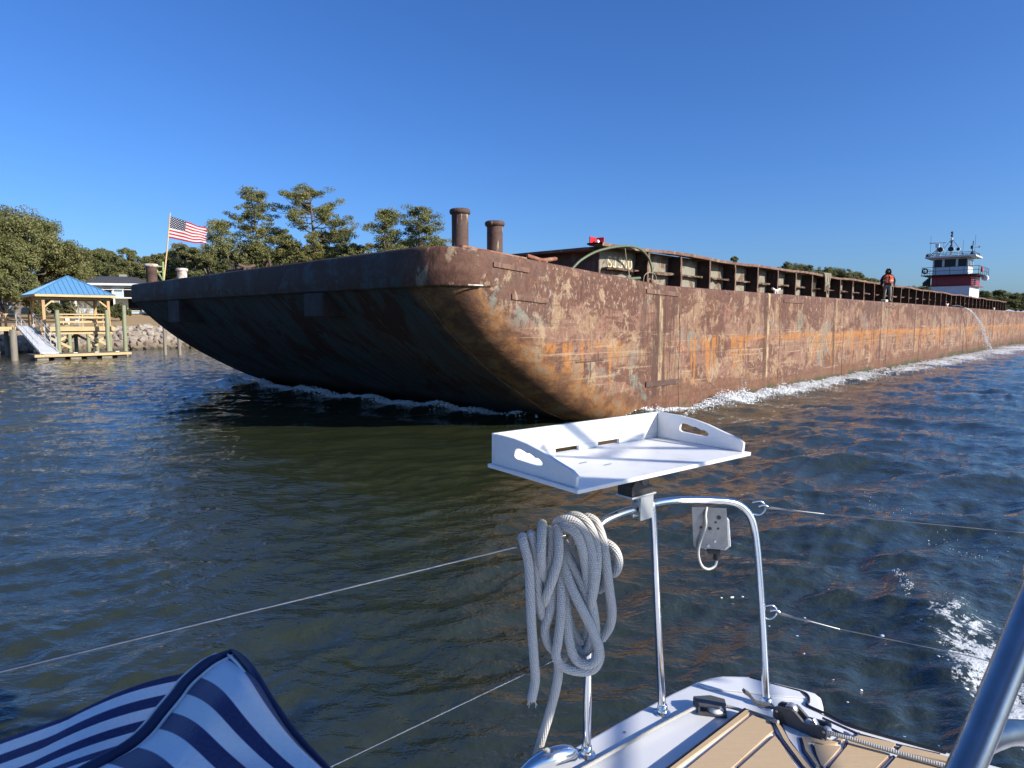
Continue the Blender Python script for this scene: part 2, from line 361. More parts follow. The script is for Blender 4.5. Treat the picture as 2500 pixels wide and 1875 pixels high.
M['redpaint'] = simple('red_paint', (.30, .028, .045), .4, var=.12, scale=1.5, bump=.03)
M['redbox'] = simple('bright_red_paint', (.55, .02, .03), .4, var=.08)
M['black'] = simple('black_paint', (.018, .018, .02), .45, var=.1)
M['rubber'] = simple('black_plastic', (.022, .023, .025), .5, var=.1, scale=20)
M['glass'] = (lambda t: t.end(t.bsdf((.010, .013, .016), .06, 0, None, Specular_IOR_Level=.25)))(NT('dark_window_glass'))
M['hoodie'] = simple('black_fleece', (.016, .016, .018), .9, var=.2, scale=20, bump=.3)
M['pants'] = simple('grey_green_trousers', (.30, .29, .24), .9, var=.2, scale=14, bump=.3)
M['orange'] = simple('orange_vest', (.75, .13, .045), .7, var=.12, scale=14)
M['refl'] = simple('pale_reflective_strip', (.6, .58, .55), .4, var=.05)
M['skin'] = simple('skin', (.20, .11, .075), .6, var=.08)
M['boot'] = simple('pale_boots', (.42, .36, .30), .8, var=.15)
M['hose'] = simple('green_hose', (.13, .17, .09), .5, var=.15, scale=12)
M['cord'] = simple('pale_cord', (.42, .36, .25), .85, var=.2, scale=30)
M['alu'] = simple('white_aluminium', (.72, .74, .76), .35, .3, var=.06)
M['seal'] = simple('dark_gasket', (.012, .013, .02), .5, var=.1)
M['navy'] = simple('navy_groove', (.02, .03, .09), .6, var=.1)
M['clutch'] = simple('charcoal_clutch_plastic', (.095, .097, .10), .55, var=.12, scale=40, bump=.15, bd=.001)
M['alu_cast'] = simple('cast_aluminium', (.62, .63, .63), .38, .75, var=.06, scale=30, bump=.1, bd=.001)
def steel():
    t = NT('polished_stainless'); n = t.noise(t.obj(), 40, 4, .6); return t.end(t.bsdf((.80, .80, .79), t.math('ADD', t.math('MULTIPLY', n, .12), .10), 1.0, t.bump(t.noise(t.obj(), 9, 2), .05, .002)))
M['steel'] = steel()
M['plate_steel'] = simple('brushed_steel_plate', (.30, .30, .30), .34, .9, var=.12, scale=25, bump=.1, bd=.001)
def wood(name, c1, c2, axis=0, sc=1.0):
    t = NT(name); v = t.obj(); rnd = t.objrand(); S = [14 * sc] * 3; S[axis] = .9 * sc
    vv = t.n('ShaderNodeVectorMath', operation='ADD'); t.put(vv.inputs[0], v); t.put(vv.inputs[1], t.comb(t.math('MULTIPLY', rnd, 31), t.math('MULTIPLY', rnd, 17), 0))
    g = t.noise(t.map(vv.outputs[0], S), 1, 5, .6, .6); k = t.noise(vv.outputs[0], 1.7, 3, .5)
    col = t.mix(t.step(g, .35, .7), c1, c2); col = t.mix(t.math('MULTIPLY', t.step(k, .5, .75), .4), col, tuple(x * .7 for x in c2))
    col = t.mix(t.math('MULTIPLY', rnd, .25), col, tuple(x * .75 for x in c1))
    return t.end(t.bsdf(col, .7, 0, t.bump(g, .3, .006)))
M['pine'] = wood('new_pine_board', (.62, .45, .22), (.50, .33, .15))
M['pinez'] = wood('pine_post', (.52, .33, .15), (.40, .24, .10), 2)
M['piling'] = wood('treated_piling', (.30, .31, .18), (.20, .215, .13), 2)
M['oldpile'] = wood('weathered_piling', (.27, .235, .18), (.17, .15, .12), 2)
M['deckwood'] = wood('weathered_deck_board', (.20, .155, .13), (.13, .10, .085))
def blue_roof():
    t = NT('blue_metal_roof'); n = t.noise(t.obj(), .8, 3); return t.end(t.bsdf(t.mix(n, (.10, .26, .45), (.13, .31, .52)), .40, .1))
M['blueroof'] = blue_roof()
M['shingle'] = simple('grey_shingles', (.075, .078, .085), .85, var=.2, scale=5, bump=.5, bd=.02)
M['siding'] = simple('pale_blue_siding', (.50, .60, .66), .7, var=.05, scale=1)
M['stucco'] = simple('beige_wall', (.36, .34, .28), .8, var=.08, scale=2)
def stone():
    t = NT('riprap_stone'); v = t.obj(); r = t.objrand()
    c = t.ramp(r, [(0, (.25, .20, .155)), (.35, (.36, .31, .25)), (.7, (.30, .245, .19)), (1, (.42, .38, .32))])
    n = t.noise(v, 3, 6, .7); wz = t.sep(t.world())[2]
    c = t.mix(t.step(n, .35, .7), c, (.25, .20, .155)); c = t.mix(t.step(wz, .95, .25), c, (.20, .15, .10)); c = t.mix(t.step(wz, .3, .1), c, (.09, .075, .05))
    return t.end(t.bsdf(c, .9, 0, t.bump(n, .6, .05)))
M['stone'] = stone()
def ground_mat():
    t = NT('dry_lawn'); v = t.world(); z = t.sep(v)[2]
    n = t.noise(v, .25, 6, .65); f = t.noise(v, 6, 5, .7)
    c = t.mix(t.step(n, .35, .65), (.42, .29, .15), (.36, .235, .115)); c = t.mix(t.math('MULTIPLY', f, .5), c, (.25, .17, .08))
    c = t.mix(t.step(t.math('ADD', z, n), 2.35, 1.9), c, (.24, .185, .125))
    return t.end(t.bsdf(c, .95, 0, t.bump(f, .6, .06)))
M['ground'] = ground_mat()
def foliage(name, cs, tr=.25):
    t = NT(name); i = t.island(); v = t.world(); n = t.noise(v, .35, 3, .6)
    c = t.ramp(t.math('MULTIPLY_ADD', n, .8, t.math('MULTIPLY', i, .45)), [(.25, cs[0]), (.5, cs[1]), (.72, cs[2]), (.85, cs[3])])
    d = t.bsdf(c, .6, 0, None, Specular_IOR_Level=.3)
    tr_ = t.n('ShaderNodeBsdfTranslucent'); t.put(tr_.inputs[0], c); mx = t.n('ShaderNodeMixShader'); mx.inputs[0].default_value = tr
    t.t.links.new(d, mx.inputs[1]); t.t.links.new(tr_.outputs[0], mx.inputs[2]); return t.end(mx.outputs[0])
M['oak'] = foliage('live_oak_leaves', ((.085, .098, .032), (.140, .152, .050), (.195, .198, .070), (.27, .255, .12)))
M['pineleaf'] = foliage('pine_needles', ((.110, .132, .042), (.175, .188, .060), (.235, .230, .080), (.30, .27, .11)))
M['shrub'] = foliage('shrub_leaves', ((.040, .055, .018), (.07, .085, .03), (.11, .115, .04), (.16, .16, .06)))
M['yellowshrub'] = foliage('yellow_green_leaves', ((.12, .14, .036), (.18, .18, .05), (.24, .22, .07), (.28, .24, .10)))
M['bark'] = simple('grey_brown_bark', (.15, .115, .085), .9, var=.25, scale=4, bump=.6, bd=.03)
M['oakbark'] = simple('pale_oak_bark', (.23, .205, .175), .9, var=.25, scale=4, bump=.6, bd=.03)
def water_mat():
    t = NT('river_water'); v = t.world(); f0 = t.attr('foam')
    w1 = t.noise(t.map(v, (1.0, 1.9, 1)), 2.6, 4, .6, .3); w2 = t.noise(t.map(v, (1.0, 1.6, 1)), 9.0, 4, .6, .2); w3 = t.noise(v, 26.0, 2, .5)
    rip = t.attr('ripple')
    hh = t.math('ADD', t.math('MULTIPLY', w1, .5), t.math('ADD', t.math('MULTIPLY', w2, .18), t.math('MULTIPLY', w3, .035)))
    nb = t.bump(t.math('MULTIPLY', hh, rip), 1.0, .11)
    murk = t.mix(t.noise(v, .25, 3), (.022, .029, .014), (.028, .033, .014))
    wat = t.bsdf(murk, .03, 0, nb, IOR=1.9)
    fn = t.math('ADD', t.math('MULTIPLY', t.noise(v, 2.4, 6, .75, 1.2), .58), t.math('MULTIPLY', t.noise(v, 15.0, 5, .78), .42))
    fm = t.step(t.math('ADD', fn, t.math('MULTIPLY', t.math('SUBTRACT', f0, .5), .42)), .57, .62)
    fm = t.math('MULTIPLY', fm, t.step(f0, .02, .12))
    foam = t.bsdf(t.mix(t.noise(v, 40, 3), (.52, .55, .55), (.76, .78, .78)), .55, 0, t.bump(t.noise(v, 30, 4, .7), .9, .03))
    mx = t.n('ShaderNodeMixShader'); t.put(mx.inputs[0], fm); t.t.links.new(wat, mx.inputs[1]); t.t.links.new(foam, mx.inputs[2])
    return t.end(mx.outputs[0])
M['water'] = water_mat()
M['foam'] = (lambda t: t.end(t.bsdf((.80, .82, .82), .5, 0, None, Subsurface_Weight=.0)))(NT('white_foam'))
def rope_mat(name, c, dark, k=95.0):
    t = NT(name); u, v, _ = t.sep(t.uv())
    p = t.math('MULTIPLY', u, k * 2 * math.pi / 2); q = t.math('MULTIPLY', v, 2 * math.pi * 6)
    br = t.math('MULTIPLY', t.math('SINE', t.math('ADD', p, q)), t.math('SINE', t.math('SUBTRACT', t.math('MULTIPLY', p, .6), q)))
    n = t.noise(t.obj(), 60, 4, .7); big = t.noise(t.obj(), 7, 3)
    col = t.mix(t.step(br, .35, -.35), c, dark); col = t.mix(t.math('MULTIPLY', n, .35), col, tuple(x * .7 for x in c)); col = t.mix(t.math('MULTIPLY', t.step(big, .45, .7), .3), col, dark)
    return t.end(t.bsdf(col, .9, 0, t.bump(t.math('ADD', br, t.math('MULTIPLY', n, .7)), .55, .0035), Specular_IOR_Level=.15))
M['rope'] = rope_mat('pale_braided_rope', (.68, .66, .62), (.55, .53, .50), 210)
M['line'] = rope_mat('speckled_line', (.64, .63, .58), (.42, .42, .38), 200)
def teak():
    t = NT('faux_teak_foam'); v = t.obj(); g = t.noise(t.map(v, (6, 160, 6)), 1, 4, .6); n = t.noise(v, 60, 3)
    c = t.mix(g, (.64, .48, .30), (.51, .36, .21)); c = t.mix(t.math('MULTIPLY', n, .3), c, (.38, .25, .13))
    return t.end(t.bsdf(c, .7, 0, t.bump(g, .25, .001)))
M['teak'] = teak()
def towel():
    t = NT('navy_white_striped_towelling'); u, v, _ = t.sep(t.uv())
    f = t.math('FRACT', v); st = t.step(f, .47, .50); st2 = t.math('MULTIPLY', st, t.step(f, .97, .94))
    nap = t.noise(t.obj(), 220, 3, .7)
    c = t.mix(st2, (.93, .93, .93), (.012, .022, .11)); c = t.mix(t.math('MULTIPLY', nap, .25), c, (.2, .22, .3))
    d = t.bsdf(c, .95, 0, t.bump(nap, .7, .002), Specular_IOR_Level=.1, Sheen_Weight=.3); return t.end(d)
M['towel'] = towel()
def flag_mat():
    t = NT('flag_cloth'); u, v, _ = t.sep(t.uv())
    stripe = t.math('GREATER_THAN', t.math('MODULO', t.math('MULTIPLY', v, 13), 2.0), 1.0)
    c = t.mix(stripe, (.46, .016, .035), (.72, .70, .68))
    can = t.math('MULTIPLY', t.math('LESS_THAN', u, .40), t.math('GREATER_THAN', v, 6 / 13))
    # staggered rows of stars as small light spots
    cu = t.math('MULTIPLY', u, 1 / .40 * 6); cv = t.math('MULTIPLY', t.math('SUBTRACT', v, 6 / 13), 13 / 7 * 4.9)
    def spots(du, dv):
        x = t.math('SUBTRACT', t.math('FRACT', t.math('ADD', cu, du)), .5); y = t.math('SUBTRACT', t.math('FRACT', t.math('ADD', cv, dv)), .5)
        r = t.math('SQRT', t.math('ADD', t.math('MULTIPLY', x, x), t.math('MULTIPLY', y, y)))
        return t.math('LESS_THAN', r, .17)
    star = t.math('MAXIMUM', spots(0, 0), spots(.5, .5))
    c = t.mix(can, c, t.mix(star, (.018, .022, .06), (.7, .7, .7)))
    d = t.bsdf(c, .8); tr = t.n('ShaderNodeBsdfTranslucent'); t.put(tr.inputs[0], c); mx = t.n('ShaderNodeMixShader'); mx.inputs[0].default_value = .35
    t.t.links.new(d, mx.inputs[1]); t.t.links.new(tr.outputs[0], mx.inputs[2]); return t.end(mx.outputs[0])
M['flag'] = flag_mat()
M['cable'] = simple('white_cable', (.7, .69, .64), .5, var=.1, scale=30)
M['canvas'] = simple('blue_canvas', (.03, .05, .12), .85, var=.1)
M['lime'] = simple('lime_strap', (.45, .55, .25), .7); M['dull_steel'] = simple('dull_stainless', (.42, .43, .45), .32, .9, var=.1, scale=20, bump=.1, bd=.001); M['letter'] = simple('pale_yellow_lettering', (.80, .70, .44), .6, var=.2, scale=9)
M['jet'] = (lambda t: t.end(t.bsdf((.75, .78, .80), .2, 0, None)))(NT('white_water_jet'))
# ------------------------------------------------------------------ water
FOAM_LINE = [(-4.6, 18.6), (-4.75, 15), (-4.75, 12), (-4.65, 8.7), (-4.35, 5), (-3.7, 2.4), (-2.1, .55), (-.6, -.18), (1.2, -.38), (5, -.45), (10, -.55), (20, -.8), (40, -1.4), (70, -2.2), (100, -3)]
def fl_dist(s, b):
    """distance to the foam line, running parameter along it and side"""
    best = np.full(s.shape, 1e9); par = np.zeros(s.shape); acc = 0
    for (s0, b0), (s1, b1) in zip(FOAM_LINE[:-1], FOAM_LINE[1:]):
        dx, dy = s1 - s0, b1 - b0; L = math.hypot(dx, dy)
        t = np.clip(((s - s0) * dx + (b - b0) * dy) / (L * L), 0, 1)
        d = np.hypot(s - s0 - t * dx, b - b0 - t * dy); m = d < best
        best[m] = d[m]; par[m] = (acc + t * L)[m]; acc += L
    return best, par
WAVES = []
wr = np.random.default_rng(5)
for i in range(84):
    lam = math.exp(wr.uniform(math.log(.15), math.log(1.9))); th = R(104) + wr.normal(0, .50)
    k = 2 * math.pi / lam; WAVES.append((k * math.cos(th), k * math.sin(th), wr.uniform(0, 6.28), (.027 if lam > .55 else .034) / k * wr.uniform(.6, 1.3), lam))
def lown(x, y, f, seed):
    g = np.random.default_rng(seed); h = 0
    for i in range(7):
        a = g.uniform(0, 6.28); kk = f * g.uniform(.6, 1.7); h = h + np.sin(x * kk * math.cos(a) + y * kk * math.sin(a) + g.uniform(0, 6.28))
    return h / 7 * 1.4
def wave_h(x, y):
    s = (x - O.x) * A.x + (y - O.y) * A.y; b = (x - O.x) * B.x + (y - O.y) * B.y
    xw = x + .55 * lown(x, y, .55, 1) + .18 * lown(x, y, 1.7, 2); yw = y + .55 * lown(x, y, .5, 3) + .18 * lown(x, y, 1.6, 4)
    h = np.zeros_like(x)
    for kx, ky, ph, a, lam in WAVES:
        q = np.sin(kx * xw + ky * yw + ph); h += a * (q - .25 * np.cos(2 * (kx * xw + ky * yw + ph)))
    amp = .85 + .45 * lown(x, y, .30, 6)
    calm = 1 - .48 * np.exp(-(((s + 8.0) / 4.5) ** 2 + ((b - 3.0) / 9.0) ** 2))        # lee under the bow
    right = 1 / (1 + np.exp(-(x - 2.0) / 1.6))
    h = h * np.clip(amp, .35, 1.5) * calm * (1 + .55 * right)
    for kx, ky, ph, a in ((1.9, 2.3, .3, .020), (2.6, -1.2, 1.7, .012), (.9, 1.6, 2.2, .030), (3.3, 1.5, .9, .012)):
        h += a * right * np.sin(kx * xw + ky * yw + ph)
    d, par = fl_dist(s, b)
    ridge = .10 + .07 * np.sin(par * 1.9 + 1.0) + .05 * np.sin(par * 4.3)
    h += ridge * np.exp(-(d / .42) ** 2) + .05 * np.sin(d * 3.2) * np.exp(-d / 3.0) * (d < 9)
    # wake crest of the sailboat
    wx, wy = 3.34, 5.2; ux, uy = .38, .925
    t = (x - wx) * ux + (y - wy) * uy; dd = (x - wx) * uy - (y - wy) * ux
    h += .10 * np.exp(-((dd - .2) / .40) ** 2) * np.exp(-(t / 3.2) ** 2)
    return h, s, b, d, par, t, dd
def build_water():
    nv, nu = 600, 700
    ys = np.exp(np.linspace(math.log(1.3), math.log(95), nv)); us = np.linspace(-1, 1, nu)
    Y, U = np.meshgrid(ys, us, indexing='ij')
    X = U * (1.02 * Y + 6.0) + .8
    h, s, b, d, par, t, dd = wave_h(X, Y)
    fade = np.clip((1 - np.abs(U)) / .03, 0, 1) * np.clip((95 - Y) / 30, 0, 1) * np.clip((Y - 1.3) / .25, 0, 1)
    farf = np.clip(1.25 - Y / 60, .15, 1)
    Z = h * fade * farf
    # foam cover: bow wave, wash along the hull, wake beside our stern, drifting flecks
    n1 = lown(X, Y, 1.1, 21); n2 = lown(X, Y, 2.9, 22); n3 = lown(X, Y, .55, 23)
    outside = (b - np.interp(s, [p[0] for p in FOAM_LINE[6:]], [p[1] for p in FOAM_LINE[6:]])) < 0
    side = (s > -1.5)
    wid = np.where(side, .40 + np.clip(s, 0, 80) * .045, .30)
    f = np.exp(-(d / wid) ** 2 * 1.1) * np.where(side, .77 + .24 * n1, .86 + .2 * n2)
    f = np.maximum(f, np.where(side & (b > -1.0 - s * .03) & (b < .3), .48 + .24 * n1, 0))
    f = f + .12 * n2 * (f > .05)
    wk = np.exp(-((dd - .42 - .12 * n1) / np.clip(.50 + .08 * t, .25, 1.5)) ** 2) * np.clip((dd + .08 - .10 * n2) / .08, 0, 1) * np.clip(1.25 - np.abs(t + .6) / 2.6, 0, 1)
    wk2 = .50 * np.clip(1 - np.abs(dd - 2.6) / 3.2, 0, 1) * np.clip(1 - np.abs(t - 1.5) / 6, 0, 1) * (.6 + .5 * n1)
    wk3 = .36 * np.exp(-((X - 2.3) ** 2 + (Y - 4.3) ** 2) / 1.6) * (.8 + .5 * n2)
    f = np.clip(np.maximum.reduce([f, wk * (.80 + .18 * n2 + .12 * n1), wk2 * 1.05, wk3]), 0, 1)
    f = f * fade
    V = np.stack([X, Y, Z], -1).reshape(-1, 3)
    i = np.arange(nv - 1)[:, None] * nu + np.arange(nu - 1)[None, :]
    F = np.stack([i, i + 1, i + nu + 1, i + nu], -1).reshape(-1, 4)
    # sheet out to the horizon round the fine part
    c = [0, nu - 1, nu * nv - 1, nu * (nv - 1)]; o = len(V)
    V = np.vstack([V, [(-3000, -3000, 0), (3000, -3000, 0), (3000, 3000, 0), (-3000, 3000, 0)]])
    F = np.vstack([F, [(o, o + 1, c[1], c[0]), (o + 1, o + 2, c[2], c[1]), (o + 2, o + 3, c[3], c[2]), (o + 3, o, c[0], c[3])]])
    w = raw_mesh('water', V, F, M['water'], None, True)
    me = w.data
    at1 = me.attributes.new('foam', 'FLOAT', 'POINT'); at1.data.foreach_set('value', np.concatenate([f.ravel(), np.zeros(4)]).astype(np.float32))
    calm = 1 - .55 * np.exp(-(((s + 8.0) / 4.5) ** 2 + ((b - 3.0) / 9.0) ** 2))
    rp = np.clip(calm * (.75 + .4 * n3), .12, 1.3) * np.clip(.35 + Y / 9.0, 0, 1)
    at2 = me.attributes.new('ripple', 'FLOAT', 'POINT'); at2.data.foreach_set('value', np.concatenate([rp.ravel(), np.ones(4)]).astype(np.float32))
    tag(w, kind='structure')
build_water()

def blobs(name, C, S, seed, label, squash=.7):
    g = np.random.default_rng(seed)
    bm = bmesh.new(); bmesh.ops.create_icosphere(bm, subdivisions=1, radius=1.0); bv = np.array([v.co[:] for v in bm.verts]); bf = np.array([[v.index for v in f.verts] for f in bm.faces]); bm.free()
    # use the bare 12-point icosahedron
    bm = bmesh.new(); bmesh.ops.create_icosphere(bm, subdivisions=0 + 1, radius=1.0); bm.free()
    ph = (1 + 5 ** .5) / 2
    bv = np.array([(-1, ph, 0), (1, ph, 0), (-1, -ph, 0), (1, -ph, 0), (0, -1, ph), (0, 1, ph), (0, -1, -ph), (0, 1, -ph), (ph, 0, -1), (ph, 0, 1), (-ph, 0, -1), (-ph, 0, 1)]) / 1.902
    bf = np.array([(0, 11, 5), (0, 5, 1), (0, 1, 7), (0, 7, 10), (0, 10, 11), (1, 5, 9), (5, 11, 4), (11, 10, 2), (10, 7, 6), (7, 1, 8), (3, 9, 4), (3, 4, 2), (3, 2, 6), (3, 6, 8), (3, 8, 9), (4, 9, 5), (2, 4, 11), (6, 2, 10), (8, 6, 7), (9, 8, 1)])
    n = len(C); V = bv[None] * S[:, None, None] * g.uniform(.7, 1.3, (n, 12, 1)); V[:, :, 2] *= squash; V = V + C[:, None, :]
    F = bf[None] + (np.arange(n) * 12)[:, None, None]
    o = raw_mesh(name, V.reshape(-1, 3), F.reshape(-1, 3), M['foam'], None, True)
    return tag(o, label, 'foam', kind='stuff')
def bow_foam():
    g = np.random.default_rng(3); pts = []; sz = []
    acc = np.cumsum([0] + [math.hypot(q[0] - p[0], q[1] - p[1]) for p, q in zip(FOAM_LINE[:-1], FOAM_LINE[1:])])
    def pos(u): return np.interp(u, acc, [p[0] for p in FOAM_LINE]), np.interp(u, acc, [p[1] for p in FOAM_LINE])
    # low roller under the bow rake, then breaking crests along the near side
    for (u0, u1, n, hmax, spread) in ((.3, 17.5, 9000, .13, .15), (16.0, 20.5, 5200, .17, .15), (20.5, 27, 3000, .15, .22), (23.3, 25.0, 2600, .40, .20), (27.4, 28.9, 2400, .40, .20), (27, 40, 2600, .14, .36), (40, 75, 2600, .14, .7)):
        u = g.uniform(u0, u1, n); s, b = pos(u)
        k = .5 + .5 * np.sin(u * 1.7) * np.sin(u * .63 + 1) + g.normal(0, .18, n); k = np.clip(k, .12, 1.3)
        off = g.normal(0, spread, n)
        z = np.abs(g.normal(0, 1, n)) * hmax * .42 * k * np.exp(-(off / spread) ** 2 * .4)
        P = np.array([O.x, O.y])[None] + s[:, None] * np.array(A[:2])[None] + (b + np.where(s > -1, off, off * .3))[:, None] * np.array(B[:2])[None] + np.where(s > -1, 0, off)[:, None] * np.array(A[:2])[None]
        h = wave_h(P[:, 0], P[:, 1])[0]
        pts.append(np.column_stack([P, h + z - .01])); sz.append(np.abs(g.normal(.010, .009, n)) + .006)
    C = np.vstack(pts); S = np.concatenate(sz)
    blobs('bow_foam', C, S, 8, 'white foam curling along the rusty barge bow and side')
    # wake bubbles right beside our own stern
    n = 2400; t = np.abs(g.normal(0, 1.6, n)) - .5; dd = np.abs(g.normal(.05, .55, n)) + .02 * t
    x = 3.34 + .38 * t + .925 * dd; y = 5.2 + .925 * t - .38 * dd
    k = lown(x, y, 2.2, 31) > -.05; x, y = x[k], y[k]
    h = wave_h(x, y)[0]
    blobs('wake_foam', np.column_stack([x, y, h + np.abs(g.normal(0, .018, len(x)))]), np.abs(g.normal(.002, .002, len(x))) + .0018, 9, 'white bubbling wake foam beside the sailboat stern')
    n = 46; x = g.uniform(1.6, 3.3, n); y = g.uniform(3.3, 6.0, n); k = (x - 1.2) < (y - 2.2); x, y = x[k], y[k]
    blobs('drifting_foam', np.column_stack([x, y, wave_h(x, y)[0] - .003]), np.abs(g.normal(.009, .007, len(x))) + .004, 10, 'scattered foam flecks on the dark water behind the stern', .18)
bow_foam()

# ------------------------------------------------------------------ shore
def shore_b(a): return float(np.interp(a, [-400, 70, 200, 310, 700], [63.5, 63.5, 42, 33, 25]))
def ground_z(a, b):
    t = b - shore_b(a)
    return float(np.interp(t, [-4, -.4, 0, 3.3, 26, 70, 400], [-1.6, -.35, -.05, 1.95, 3.35, 4.6, 6.0]))
def ab(x, y): return x * A.x + y * A.y, x * B.x + y * B.y
def AB(a, b, z=None):
    p = A * a + B * b; p.z = ground_z(a, b) if z is None else z; return p
def gz(x, y): return ground_z(*ab(x, y))
def build_ground():
    aa = np.concatenate([np.linspace(-250, -20, 24), np.linspace(-15, 60, 76), np.linspace(65, 260, 40), np.linspace(280, 900, 20)])
    tt = np.array([-4, -2, -.4, 0, .6, 1.2, 1.8, 2.4, 3, 3.6, 4.5, 6, 8, 11, 14, 18, 22, 26, 32, 40, 55, 70, 110, 200, 500])
    V = []
    for a in aa:
        for t in tt:
            b = shore_b(a) + t; z = ground_z(a, b) + (.06 * math.sin(a * .7 + t) + .05 * math.sin(a * 1.9 - t * .8) if t > 2 else 0)
            p = A * a + B * b; V.append((p.x, p.y, z))
    tag(grid_mesh('ground', V, len(aa), len(tt), M['ground']), kind='structure')
build_ground()
def stone_mesh(seed):
    g = random.Random(seed); bm = bmesh.new(); bmesh.ops.create_icosphere(bm, subdivisions=1, radius=.5)
    ax = [Vector((g.gauss(0, 1), g.gauss(0, 1), g.gauss(0, 1))).normalized() for _ in range(7)]
    for v in bm.verts:
        d = v.co.normalized(); r = .55
        for n_ in ax:
            q = d.dot(n_)
            if q > .25: r = min(r, .34 / q)
        v.co = d * r * g.uniform(.93, 1.05)
    me = bpy.data.meshes.new('stone'); bm.to_mesh(me); bm.free(); me.materials.append(M['stone']); return me
STONES = [stone_mesh(i) for i in range(9)]
def build_riprap():
    V = []; aa = np.linspace(-30, 70, 101); tt = np.linspace(-.9, 3.4, 8); g = random.Random(4)
    for a in aa:
        for t in tt: p = AB(a, shore_b(a) + t); V.append((p.x, p.y, p.z + .04 + g.uniform(-.08, .1)))
    r = grid_mesh('riprap_bank', V, len(aa), len(tt), M['stone'], None, False); tag(r, kind='structure')
    n = 0
    for row in range(7):
        for k in range(43):
            a = 5.0 + k * .56 + g.uniform(-.2, .2) + (row % 2) * .28; t = -.15 + row * .52 + g.uniform(-.15, .15)
            p = AB(a, shore_b(a) + t); o = bpy.data.objects.new('stone', g.choice(STONES)); COL.objects.link(o); o.parent = r
            sc = g.uniform(.55, .95) * (1.25 if row < 2 else 1); o.location = p + Vector((0, 0, .10 + g.uniform(-.05, .15))); o.rotation_euler = (g.uniform(0, 6), g.uniform(0, 6), g.uniform(0, 6)); o.scale = (sc * g.uniform(.9, 1.4), sc * g.uniform(.8, 1.2), sc * g.uniform(.7, 1))
    # the far run of the bank, too small to tell stones apart
    vs, fs = [], []
    for k in range(420):
        a = g.choice((g.uniform(-30, 4.5), g.uniform(29.5, 70))); t = g.uniform(-.2, 3.1); p = AB(a, shore_b(a) + t); m = g.choice(STONES)
        rot = Matrix.Rotation(g.uniform(0, 6), 3, 'X') @ Matrix.Rotation(g.uniform(0, 6), 3, 'Z'); sc = g.uniform(.5, 1.0); o = len(vs)
        vs += [tuple(p + rot @ (v.co * sc) + Vector((0, 0, .1))) for v in m.vertices]; fs += [tuple(i + o for i in q.vertices) for q in m.polygons]
    raw_mesh('rubble', vs, fs, M['stone'], r)['kind'] = 'stuff'
build_riprap()

# ------------------------------------------------------------------ trees
def leaf_quads(C, rad, per, size, seed, flat=.75, up=.35):
    g = np.random.default_rng(seed); n = len(C); N = n * per
    d = g.normal(0, 1, (N, 3)); d /= np.linalg.norm(d, axis=1)[:, None]
    r = g.uniform(0, 1, N) ** .45
    P = np.repeat(C, per, 0) + d * (r * np.repeat(rad, per))[:, None] * np.array([1, 1, flat])
    nn = g.normal(0, 1, (N, 3)) + d * .8 + np.array([0, 0, up]); nn /= np.linalg.norm(nn, axis=1)[:, None]
    a = np.cross(nn, g.normal(0, 1, (N, 3))); a /= np.linalg.norm(a, axis=1)[:, None]; b = np.cross(nn, a)
    L = size * g.uniform(.6, 1.35, N)[:, None]; W = L * g.uniform(.32, .6, N)[:, None]
    V = np.stack([P - a * L, P - b * W + nn * L * .15, P + a * L, P + b * W + nn * L * .15], 1)
    return V.reshape(-1, 3), (np.arange(N * 4).reshape(-1, 4))
def limb(mb, p, q, r0, r1, g, sag=0.0, n=5, wob=.06):
    p, q = Vector(p), Vector(q); L = (q - p).length; pts = []; rr = []
    for i in range(n + 1):
        t = i / n; e = p.lerp(q, t) + Vector((g.gauss(0, wob), g.gauss(0, wob), g.gauss(0, wob) + sag * math.sin(math.pi * t))) * L * (0 if i in (0, n) else 1); pts.append(e); rr.append(r0 + (r1 - r0) * t)
    mb.tube(pts, rr, 6); return pts
